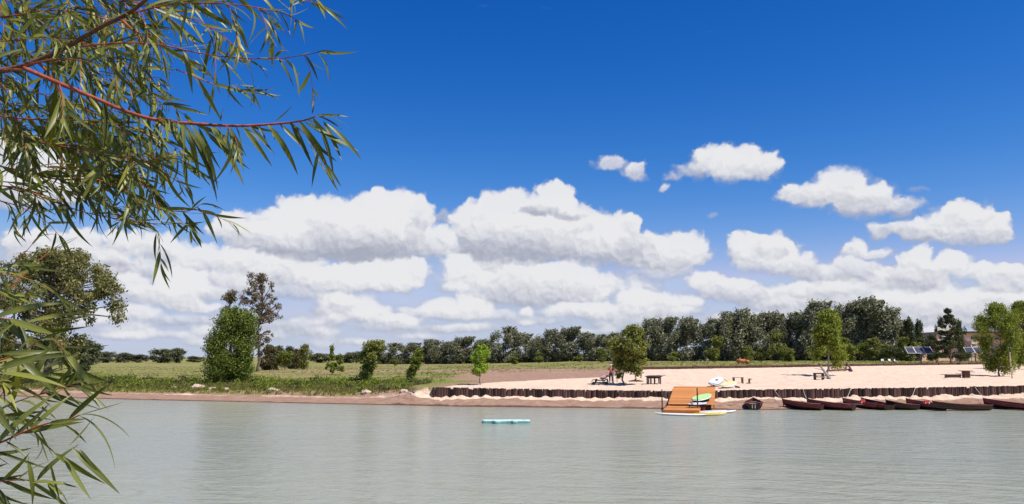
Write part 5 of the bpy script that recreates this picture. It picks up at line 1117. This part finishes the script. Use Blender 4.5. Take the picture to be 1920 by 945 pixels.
# ------------------------------------------------------------------ person by the pale pole
def person():
    b = hit(1146, 717.5, 66.5); t = thing('person', 'person in red top, dark trousers and white cap beside the pole', 'person', b, math.radians(-15))
    nodes = {'pel': ((0, 0, .93), .15), 'wst': ((0, 0, 1.08), .125), 'chs': ((.01, .0, 1.30), .155), 'nck': ((.01, 0, 1.47), .055), 'hd0': ((.02, -.01, 1.56), .085), 'hd1': ((.02, -.02, 1.66), .088),
     'shL': ((-.18, 0, 1.40), .06), 'elL': ((-.27, -.05, 1.15), .042), 'wrL': ((-.22, -.22, .98), .028), 'haL': ((-.20, -.28, .93), .034),
     'shR': ((.19, 0, 1.40), .06), 'elR': ((.38, -.08, 1.26), .042), 'wrR': ((.56, -.14, 1.38), .028), 'haR': ((.63, -.16, 1.43), .034),
     'hpL': ((-.10, 0, .88), .10), 'knL': ((-.13, -.02, .50), .065), 'anL': ((-.13, .03, .09), .042), 'toL': ((-.15, -.15, .04), .04),
     'hpR': ((.10, 0, .88), .10), 'knR': ((.12, -.05, .50), .065), 'anR': ((.11, .0, .09), .042), 'toR': ((.12, -.18, .04), .04)}
    E = [('pel', 'wst'), ('wst', 'chs'), ('chs', 'nck'), ('nck', 'hd0'), ('hd0', 'hd1'), ('chs', 'shL'), ('shL', 'elL'), ('elL', 'wrL'), ('wrL', 'haL'), ('chs', 'shR'), ('shR', 'elR'), ('elR', 'wrR'), ('wrR', 'haR'),
         ('pel', 'hpL'), ('hpL', 'knL'), ('knL', 'anL'), ('anL', 'toL'), ('pel', 'hpR'), ('hpR', 'knR'), ('knR', 'anR'), ('anR', 'toR')]
    for s_, h, dx in (('L', 'haL', (-.15, -.8, -.55)), ('R', 'haR', (.8, -.2, .5))):
        d = Vector(dx).normalized(); side = d.cross(Vector((0, 0, 1))).normalized(); hp = Vector(nodes[h][0])
        for k in range(4):
            a_ = hp+side*(.024*(k-1.5))+d*.03; b_ = a_+d*(.045+.008*(2-abs(k-1.5)))+Vector((0, 0, -.01)); c_ = b_+d*.03+Vector((0, 0, -.02))
            nodes['f%s%da' % (s_, k)] = (tuple(a_), .010); nodes['f%s%db' % (s_, k)] = (tuple(b_), .009); nodes['f%s%dc' % (s_, k)] = (tuple(c_), .008); E += [(h, 'f%s%da' % (s_, k)), ('f%s%da' % (s_, k), 'f%s%db' % (s_, k)), ('f%s%db' % (s_, k), 'f%s%dc' % (s_, k))]
        a_ = hp+side*.05; b_ = a_+side*.02+d*.04; nodes['t%sa' % s_] = (tuple(a_), .012); nodes['t%sb' % s_] = (tuple(b_), .009); E += [(h, 't%sa' % s_), ('t%sa' % s_, 't%sb' % s_)]
    def grow(name, keys, edges, fat, m):
        ks = [k for k in nodes if k in keys]; me = bpy.data.meshes.new(name); me.from_pydata([nodes[k][0] for k in ks], [(ks.index(a_), ks.index(b_)) for a_, b_ in edges if a_ in keys and b_ in keys], [])
        o = bpy.data.objects.new(name, me); C.objects.link(o); o.modifiers.new('skin', 'SKIN'); o.modifiers.new('sub', 'SUBSURF').levels = 2; o.modifiers['sub'].render_levels = 2
        for i, k in enumerate(ks):
            me.skin_vertices[0].data[i].radius = (nodes[k][1]+fat, nodes[k][1]*(.78 if k in ('pel', 'wst', 'chs') else 1)+fat)
        me.skin_vertices[0].data[0].use_root = True
        dg = bpy.context.evaluated_depsgraph_get(); mm = bpy.data.meshes.new_from_object(o.evaluated_get(dg)); bpy.data.objects.remove(o)
        mm.materials.clear(); mm.materials.append(m); mm.polygons.foreach_set('use_smooth', [True]*len(mm.polygons)); return link(name, mm, t)
    grow('body', list(nodes), E, 0, MAT['skin'])
    grow('red_top', ['pel', 'wst', 'chs', 'shL', 'shR', 'elL', 'elR'], E, .018, MAT['pinkcloth'])
    grow('trousers', ['pel', 'hpL', 'hpR', 'knL', 'knR', 'anL', 'anR'], E, .022, MAT['trouser'])
    for s_ in (-1, 1):
        MB().tube([(.02+s_*.032, -.098, 1.645), (.02+s_*.032, -.108, 1.645)], .012, 8).obj('eye', MAT['black'], t); MB().box((.02+s_*.092, -.01, 1.62), (.02, .04, .06), jit=.1).obj('ear', MAT['skin'], t)
        MB().box((s_*.13, -.10, .04), (.10, .27, .08), jit=.04).obj('shoe', MAT['wood_dark'], t, bevel=.02)
    MB().add([(.005, -.095, 1.62), (.035, -.095, 1.62), (.02, -.125, 1.605), (.02, -.095, 1.65)], [(0, 2, 1), (0, 3, 2), (1, 2, 3), (0, 1, 3)]).obj('nose', MAT['skin'], t); MB().box((.02, -.1, 1.575), (.05, .015, .012)).obj('mouth', MAT['red'], t)
    me = bpy.data.meshes.new('cap'); bm = bmesh.new(); bmesh.ops.create_uvsphere(bm, u_segments=16, v_segments=10, radius=.108); bmesh.ops.delete(bm, geom=[v_ for v_ in bm.verts if v_.co.z < -.005], context='VERTS'); bm.to_mesh(me); bm.free(); o = link('cap', me, t, MAT['whitecloth']); o.location = (.02, -.01, 1.675); o.scale = (1, 1.1, .95)
    MB().tube([(.02, -.13, 1.68), (.02, -.13, 1.69)], [.07, .068], 12).obj('cap_brim', MAT['whitecloth'], t)
    me = bpy.data.meshes.new('hair'); bm = bmesh.new(); bmesh.ops.create_uvsphere(bm, u_segments=14, v_segments=8, radius=.097); bmesh.ops.delete(bm, geom=[v_ for v_ in bm.verts if v_.co.y < .0], context='VERTS'); bm.to_mesh(me); bm.free(); o = link('hair', me, t, MAT['wood_dark']); o.location = (.02, 0, 1.60); o.scale = (1, 1, 1.15)
person()

# ------------------------------------------------------------------ willow in the foreground
def leaf_variant(k):
    r = random.Random(100+k); n = 9; arc = r.uniform(.15, .75)*(1 if k % 3 else -.3); tw = r.uniform(-.9, .9); wid = r.uniform(.072, .105); sb = r.uniform(-.25, .25)
    vs = []; uv = []
    for i in range(n+1):
        t = i/n; w = wid*(math.sin(math.pi*min(1, t**.75*.98+.02))**.85) if 0 < i < n else .004
        a_ = arc*t; x = t*math.cos(a_*.6); z = -math.sin(a_)*t*.8; y = sb*t*t*.35; ro = tw*t
        for s_ in (-1, 0, 1):
            yy = s_*w*.5; zz = abs(s_)*w*.16
            vs.append((x, y+yy*math.cos(ro)-zz*math.sin(ro), z+yy*math.sin(ro)+zz*math.cos(ro))); uv.append((t, .5+s_*.5))
    fs = []
    for i in range(n):
        for j in range(2): fs.append((i*3+j, (i+1)*3+j, (i+1)*3+j+1, i*3+j+1))
    return np.array(vs), np.array(fs), np.array(uv)
LV = [leaf_variant(k) for k in range(12)]
def leaf_me(k):
    v_, f_, uv_ = LV[k]; me = np_mesh('leaf', v_, f_, MAT['willow'], True); l_ = me.uv_layers.new(name='UVMap'); l_.data.foreach_set('uv', uv_[f_.ravel()].astype(np.float32).ravel()); return me
LM = [leaf_me(k) for k in range(12)]
leaves = []       # (origin, dir, length, roll, visible size)
twigs = {'branch': MB(), 'twig': MB()}
RIGHT = Vector((1, 0, 0)); UPV = Vector(UP); FWV = Vector(FW)
def idir(deg, depth=0):   # direction in the picture plane, degrees above the horizontal, plus depth
    return (RIGHT*math.cos(math.radians(deg)) + UPV*math.sin(math.radians(deg)) + FWV*depth).normalized()
wr = random.Random(5)
def smooth_path(pts, n=10):
    pts = [Vector(p) for p in pts]; out = []
    for i in range(len(pts)-1):
        p0 = pts[max(i-1, 0)]; p1 = pts[i]; p2 = pts[i+1]; p3 = pts[min(i+2, len(pts)-1)]
        for k in range(n):
            t = k/n; out.append(.5*((2*p1)+(p2-p0)*t+(2*p0-5*p1+4*p2-p3)*t*t+(-p0+3*p1-3*p2+p3)*t**3))
    out.append(pts[-1]); return out
def twig(px, depth, r0, r1, kind='twig', leaf=1.0, lsize=90, droop=None, spread=38, start=.12, kids=0, kidlen=130, gravity=.38):
    """px: photo polyline; depth in metres (start, end); leaf = leaves per 22 px"""
    d0, d1 = depth if isinstance(depth, tuple) else (depth, depth)
    n = len(px); P3 = [P(u, v, (d0+(d1-d0)*i/(n-1))) for i, (u, v) in enumerate(px)]
    path = smooth_path(P3, 8); m = len(path)
    twigs[kind].tube(path, [r0+(r1-r0)*i/(m-1) for i in range(m)], 6)
    Ls = [0]
    for a_, b_ in zip(path[:-1], path[1:]): Ls.append(Ls[-1]+(b_-a_).length)
    tot = Ls[-1]; mpp = (d0+d1)/2/F; step = 19*mpp/max(leaf, .01); s = tot*start; side = 1
    def at(s):
        for i in range(m-1):
            if Ls[i+1] >= s: return path[i].lerp(path[i+1], (s-Ls[i])/max(1e-6, Ls[i+1]-Ls[i])), (path[i+1]-path[i]).normalized()
        return path[-1], (path[-1]-path[-2]).normalized()
    leaf_ = leaf
    if leaf > 0:
        while s <= tot:
            p_, t_ = at(s); side = -side
            ax = FWV if wr.random() < .75 else UPV
            q = Matrix.Rotation(math.radians(spread)*side*wr.uniform(.5, 1.5), 3, ax) @ t_
            q = q + Vector((0, 0, -1))*gravity*wr.uniform(.3, 1.6) + FWV*wr.uniform(-.45, .45) + RIGHT*wr.uniform(-.08, .30)
            leaves.append((p_.copy(), q.normalized(), lsize*mpp*1.22*wr.uniform(.5, 1.2)*(.7+.3*math.sin(math.pi*min(1, s/tot+.15))), wr.uniform(-1.2, 1.2)))
            s += step*wr.uniform(.6, 1.4)
        p_, t_ = at(tot)
        for _ in range(2): leaves.append((p_.copy(), (t_+Vector((0, 0, -.35))*wr.uniform(.2, 1.3)+FWV*wr.uniform(-.3, .3)).normalized(), lsize*mpp*wr.uniform(.6, 1.0), wr.uniform(-1, 1)))
    for k in range(int(kids*1.45+.5)):
        s = tot*wr.uniform(.05, .95); p_, t_ = at(s); u, v = proj(np.array(p_)); dd = p_.y
        a0 = math.degrees(math.atan2(t_.dot(UPV), t_.dot(RIGHT)))+wr.choice((-1, 1))*wr.uniform(18, 50)-12
        l_ = kidlen*wr.uniform(.5, 1.2); pts = [(u, v)]; a_ = a0
        for _ in range(3): a_ -= wr.uniform(4, 16); pts.append((pts[-1][0]+l_/3*math.cos(math.radians(a_)), pts[-1][1]-l_/3*math.sin(math.radians(a_))))
        twig(pts, (dd, dd*wr.uniform(.88, 1.14)), r1*.9, .0006, 'twig', leaf*.95, lsize*.88, spread=spread, start=.1, gravity=gravity)
# upper branches
twig([(-330, 190), (-120, 150), (0, 133), (60, 118), (130, 85), (190, 50), (245, 22), (300, -25), (360, -90)], (1.95, 1.7), .0085, .0042, 'branch', .35, 80, kids=6, kidlen=120)
twig([(45, 128), (120, 160), (180, 185), (240, 210), (300, 226), (380, 233), (450, 236), (520, 232), (568, 226), (592, 218)], (1.75, 1.5), .0055, .0014, 'twig', .9, 88, spread=34, start=.25, kids=5, kidlen=90, gravity=.9)
twig([(150, 88), (230, 80), (300, 84), (370, 99), (440, 108), (510, 110), (560, 105), (598, 98)], (1.75, 1.6), .0018, .0007, 'twig', .75, 74, spread=36, kids=3, kidlen=80)
twig([(230, 30), (300, 12), (370, 6), (440, 8), (520, 22), (555, 36)], (1.8, 1.65), .0022, .0008, 'twig', .9, 78, spread=34, kids=4, kidlen=80)
twig([(300, -25), (380, -30), (470, -18), (540, -6), (600, 8)], (1.9, 1.75), .0022, .0008, 'twig', .8, 70, kids=3, kidlen=60)
twig([(330, 130), (380, 150), (430, 166), (480, 170)], (1.7, 1.75), .0014, .0006, 'twig', .9, 72, kids=1, kidlen=60)
twig([(-60, 40), (20, 30), (90, 20), (160, 25), (220, 45), (280, 70), (330, 100)], (2.2, 2.1), .0026, .001, 'twig', 1.0, 76, kids=6, kidlen=110)
twig([(-60, -20), (40, -15), (140, -10), (230, 0), (310, 18), (390, 50), (430, 80)], (2.3, 2.1), .0026, .001, 'twig', 1.0, 76, kids=7, kidlen=110)
twig([(-40, 80), (30, 75), (100, 70), (170, 85), (230, 120), (280, 150)], (2.0, 1.9), .002, .0008, 'twig', 1.0, 72, kids=5, kidlen=100)
twig([(-60, 210), (40, 222), (120, 225), (190, 228), (250, 240), (310, 265), (350, 290)], (2.0, 1.85), .0024, .0009, 'twig', 1.15, 74, kids=8, kidlen=110)
twig([(-60, 160), (20, 165), (90, 180), (160, 205), (220, 240), (260, 275)], (2.15, 2.0), .002, .0008, 'twig', 1.1, 70, kids=7, kidlen=110)
twig([(-60, 300), (30, 318), (100, 335), (160, 335), (220, 322), (275, 302), (320, 296), (350, 305)], (1.95, 1.8), .0024, .0009, 'twig', 1.15, 72, kids=8, kidlen=100)
twig([(-60, 345), (30, 352), (100, 378), (160, 398), (230, 412), (300, 420), (345, 418)], (2.0, 1.8), .002, .0007, 'twig', .85, 68, kids=4, kidlen=80)
twig([(150, 330), (210, 345), (260, 372), (300, 392), (350, 396), (375, 384)], (1.85, 1.75), .0018, .0007, 'twig', 1.1, 66, kids=4, kidlen=70)
twig([(-40, 260), (40, 262), (120, 275), (190, 300), (250, 335), (290, 365)], (2.1, 2.0), .002, .0008, 'twig', 1.1, 70, kids=7, kidlen=100)
twig([(-30, 370), (30, 385), (80, 410), (110, 440)], (2.0, 1.95), .0016, .0006, 'twig', .8, 62, kids=1, kidlen=60)
twig([(120, 270), (190, 290), (260, 300), (310, 325), (345, 350)], (1.8, 1.75), .0016, .0006, 'twig', 1.1, 72, kids=4, kidlen=80)
twig([(200, 140), (260, 160), (310, 190), (345, 215)], (2.1, 2.0), .0016, .0006, 'twig', 1.0, 72, kids=4, kidlen=80)
twig([(-60, 110), (20, 105), (80, 108), (150, 130), (200, 170)], (2.3, 2.2), .002, .0008, 'twig', 1.3, 68, kids=6, kidlen=110)
twig([(-60, 240), (0, 245), (70, 255), (140, 262), (210, 268), (270, 285)], (2.25, 2.1), .002, .0008, 'twig', 1.4, 68, kids=7, kidlen=100)
twig([(-60, 190), (0, 195), (80, 205), (150, 240), (200, 285), (235, 320)], (2.35, 2.2), .002, .0008, 'twig', 1.3, 68, kids=7, kidlen=100)
twig([(-60, -10), (10, 0), (60, 30), (100, 60), (130, 100)], (2.4, 2.3), .002, .0008, 'twig', 1.3, 70, kids=6, kidlen=110)
twig([(120, -40), (170, -10), (210, 20), (260, 40)], (2.3, 2.2), .002, .0008, 'twig', 1.2, 70, kids=5, kidlen=100)
twig([(-60, 330), (0, 340), (60, 345), (130, 360), (190, 380), (240, 395)], (2.2, 2.1), .002, .0008, 'twig', 1.2, 64, kids=5, kidlen=80)
# big bright leaves hanging from the red twig
for (u, v, a_, l_, dp) in [(348, 236, -52, 150, 1.5), (380, 240, -48, 120, 1.5), (352, 240, -72, 100, 1.52), (455, 238, -50, 92, 1.48), (468, 236, -45, 80, 1.5), (505, 236, -52, 110, 1.47), (545, 228, -70, 50, 1.45), (570, 228, -32, 120, 1.45), (600, 240, -66, 100, 1.45), (590, 216, 5, 66, 1.45), (515, 228, 30, 50, 1.48), (412, 228, 75, 32, 1.5), (360, 236, -58, 130, 1.49), (372, 238, -64, 105, 1.51), (395, 238, -56, 125, 1.5), (612, 232, -38, 95, 1.44), (606, 226, -62, 90, 1.46), (560, 228, -52, 120, 1.48), (600, 216, 0, 62, 1.44), (430, 238, -60, 70, 1.5), (585, 214, 78, 34, 1.45), (548, 118, -70, 70, 1.55), (598, 98, -8, 80, 1.58), (596, 100, -42, 60, 1.58), (520, 108, -50, 60, 1.6), (440, 165, -20, 66, 1.7)]:
    leaves.append((Vector(P(u, v, dp)), idir(a_, wr.uniform(-.15, .15)), l_*dp/F*1.0, wr.uniform(-.5, .5)))
# lower left boughs, nearer the lens
twig([(-260, 700), (-120, 640), (-40, 590), (20, 540), (60, 500), (95, 470)], (1.6, 1.7), .0026, .0006, 'twig', 1.0, 66, kids=2, kidlen=70)
twig([(20, 500), (50, 470), (68, 448)], (1.7, 1.7), .001, .0005, 'twig', .9, 52)
twig([(-120, 560), (-30, 520), (40, 520), (100, 545)], (1.6, 1.6), .0014, .0006, 'twig', .95, 90, kids=1, kidlen=90)
twig([(-120, 620), (-30, 600), (30, 600), (80, 620), (120, 655)], (1.5, 1.45), .0014, .0006, 'twig', .8, 110, kids=1, kidlen=80, gravity=.1)
twig([(-200, 870), (-60, 850), (0, 830), (40, 812), (85, 795), (125, 788), (150, 778)], (1.35, 1.3), .0022, .0010, 'twig', 1.0, 115, spread=44, kids=1, kidlen=80, gravity=.1)
twig([(-120, 800), (-20, 775), (40, 750), (90, 735), (130, 722)], (1.5, 1.45), .0014, .0006, 'twig', 1.2, 96, kids=2, kidlen=80, gravity=0)
twig([(-120, 740), (-20, 725), (40, 718), (90, 700), (125, 690)], (1.55, 1.5), .0013, .0006, 'twig', 1.2, 94, kids=2, kidlen=80, gravity=0)
twig([(-120, 900), (-30, 905), (40, 900), (90, 905)], (1.35, 1.3), .0014, .0006, 'twig', 1.0, 104, kids=1, kidlen=80, gravity=.05)
twig([(-100, 690), (-20, 680), (40, 660), (70, 640)], (1.3, 1.25), .0018, .0007, 'twig', .9, 96, kids=1, kidlen=70, gravity=.1)
for (u, v, a_, l_, dp) in [(0, 688, 22, 120, 1.2), (0, 664, 4, 100, 1.2), (-10, 695, 12, 130, 1.15), (0, 700, -2, 122, 1.2), (-20, 650, 50, 70, 1.2), (-30, 740, -45, 110, 1.1), (-20, 930, -40, 60, 1.1), (52, 862, -72, 90, 1.25), (118, 855, -62, 95, 1.25), (135, 840, -42, 120, 1.22), (150, 842, -55, 70, 1.22), (130, 835, 38, 80, 1.24), (100, 848, -35, 110, 1.25), (60, 905, 10, 80, 1.25), (95, 870, -80, 80, 1.25)]:
    leaves.append((Vector(P(u, v, dp)), idir(a_, wr.uniform(-.12, .12)), l_*dp/F, wr.uniform(-.5, .5)))
# leaves and twigs of the rest of the crown, above and left of the frame
for k in range(34):
    u = wr.uniform(-700, -80); v = wr.uniform(-500, 500); a_ = wr.uniform(-50, 20); pts = [(u, v)]
    for _ in range(3): a_ -= wr.uniform(0, 15); pts.append((pts[-1][0]+75*math.cos(math.radians(a_)), pts[-1][1]-75*math.sin(math.radians(a_))))
    if pts[-1][0] > -20: continue
    twig(pts, (wr.uniform(1.7, 2.6), wr.uniform(1.7, 2.6)), .002, .0007, 'twig', .9, 80)
for k in range(30):
    u = wr.uniform(-300, 420); v = wr.uniform(-420, -90); a_ = wr.uniform(-40, 20); pts = [(u, v)]
    for _ in range(3): a_ -= wr.uniform(0, 12); pts.append((pts[-1][0]+70*math.cos(math.radians(a_)), pts[-1][1]-70*math.sin(math.radians(a_))))
    if pts[-1][1] > -30: continue
    twig(pts, (wr.uniform(1.6, 2.3), wr.uniform(1.6, 2.3)), .002, .0007, 'twig', .9, 80)
cc = Vector((-.9, 1.3, 3.9))+sun_dir*2.0  # unseen leafy cluster added on the sun side to shade the lower left leaves
shade_limb = []
for k in range(46):
    s_ = cc+Vector((wr.uniform(-.75, .75), wr.uniform(-.7, .5), wr.uniform(-.2, .35))); d_ = Vector((wr.uniform(-.2, 1), wr.uniform(-.6, .6), wr.uniform(-.7, .1))).normalized(); l_ = wr.uniform(.25, .5)
    pts = [s_+d_*l_*j/5+Vector((0, 0, -.05*(j/5)**2)) for j in range(6)]; twigs['twig'].tube(pts, [.002-.0003*j for j in range(6)], 5)
    if k % 6 == 0: shade_limb.append(s_)
    for j in range(18):
        t_ = j/17; q = (d_+Vector((wr.uniform(-.7, .7), wr.uniform(-.7, .7), wr.uniform(-.9, .1)))).normalized(); leaves.append((s_+d_*l_*t_, q, wr.uniform(.07, .13), wr.uniform(-1.2, 1.2)))
W_ = thing('willow_tree', 'willow tree in the foreground hanging long narrow leaves into the view', 'tree', (-3.4, 2.1, ground_z(-3.4, 2.1)))
wz = W_.location
def shift(mb): mb.v = [(x-wz.x, y-wz.y, z-wz.z) for x, y, z in mb.v]; return mb
shift(twigs['branch']).obj('branch', MAT['w_branch'], W_, True); shift(twigs['twig']).obj('twigs', MAT['w_twig'], W_, True)['kind'] = 'stuff'
tk = MB(); tk.tube([(0, 0, -.3), (.1, .05, .8), (.05, .1, 1.8), (.2, 0, 3.2), (.5, -.1, 5.0)], [.20, .16, .14, .11, .05], 12)
tk.obj('trunk', MAT['bark'], W_, True)
lm = MB()
for tgt in tuple(shade_limb)+(P(-330, 190, 1.95), P(-260, 700, 1.6), P(-200, 870, 1.35), P(-60, -20, 2.3), P(-60, 300, 1.95)):
    e = Vector(tgt)-wz; s = Vector((.08, .05, max(.9, min(3.6, e.z-.5)))); lm.tube([s, s.lerp(e, .5)+Vector((0, 0, .12)), e], [.045, .022, .006], 8)
lm.obj('limb', MAT['bark'], W_, True)
def leaf_matrix(p_, d_, l_, roll):
    x = d_.normalized(); z = (-FWV + Vector((0, 0, .9)) + Vector((.3, 0, 0))); z = (z - x*z.dot(x)).normalized(); z = Matrix.Rotation(roll, 3, x) @ z; y = z.cross(x)
    m = Matrix((x, y, z)).transposed().to_4x4(); m = Matrix.Translation(Vector(p_)-wz) @ m @ Matrix.Scale(l_, 4); return m
scored = []
for i, (p_, d_, l_, r_) in enumerate(leaves):
    c = np.array(p_+d_*l_*.5); u, v = proj(c); inside = (0 <= u <= 1920) and (0 <= v <= 945); scored.append((-(l_/p_.y) if inside else 0, i))
scored.sort(); big = set(i for s_, i in scored[:300])
restv, restf, restu = [], [], []; nv = 0
for i, (p_, d_, l_, r_) in enumerate(leaves):
    k = i % 12; m = leaf_matrix(p_, d_, l_, r_)
    if i in big:
        o = link('leaf', LM[k], W_); o.matrix_local = m
    else:
        v_, f_, uv_ = LV[k]; mm = np.array(m); vv = v_@mm[:3, :3].T+mm[:3, 3]; restv.append(vv); restf.append(f_+nv); restu.append(uv_); nv += len(vv)
fa = np.concatenate(restf); ua = np.concatenate(restu); me = np_mesh('leaves', np.concatenate(restv), fa, MAT['willow'], True); l_ = me.uv_layers.new(name='UVMap'); l_.data.foreach_set('uv', ua[fa.ravel()].astype(np.float32).ravel())
o = link('leaves', me, W_); o['kind'] = 'stuff'
print('leaves', len(leaves), 'objects', len(bpy.data.objects), 'world nodes', len(nt.nodes))
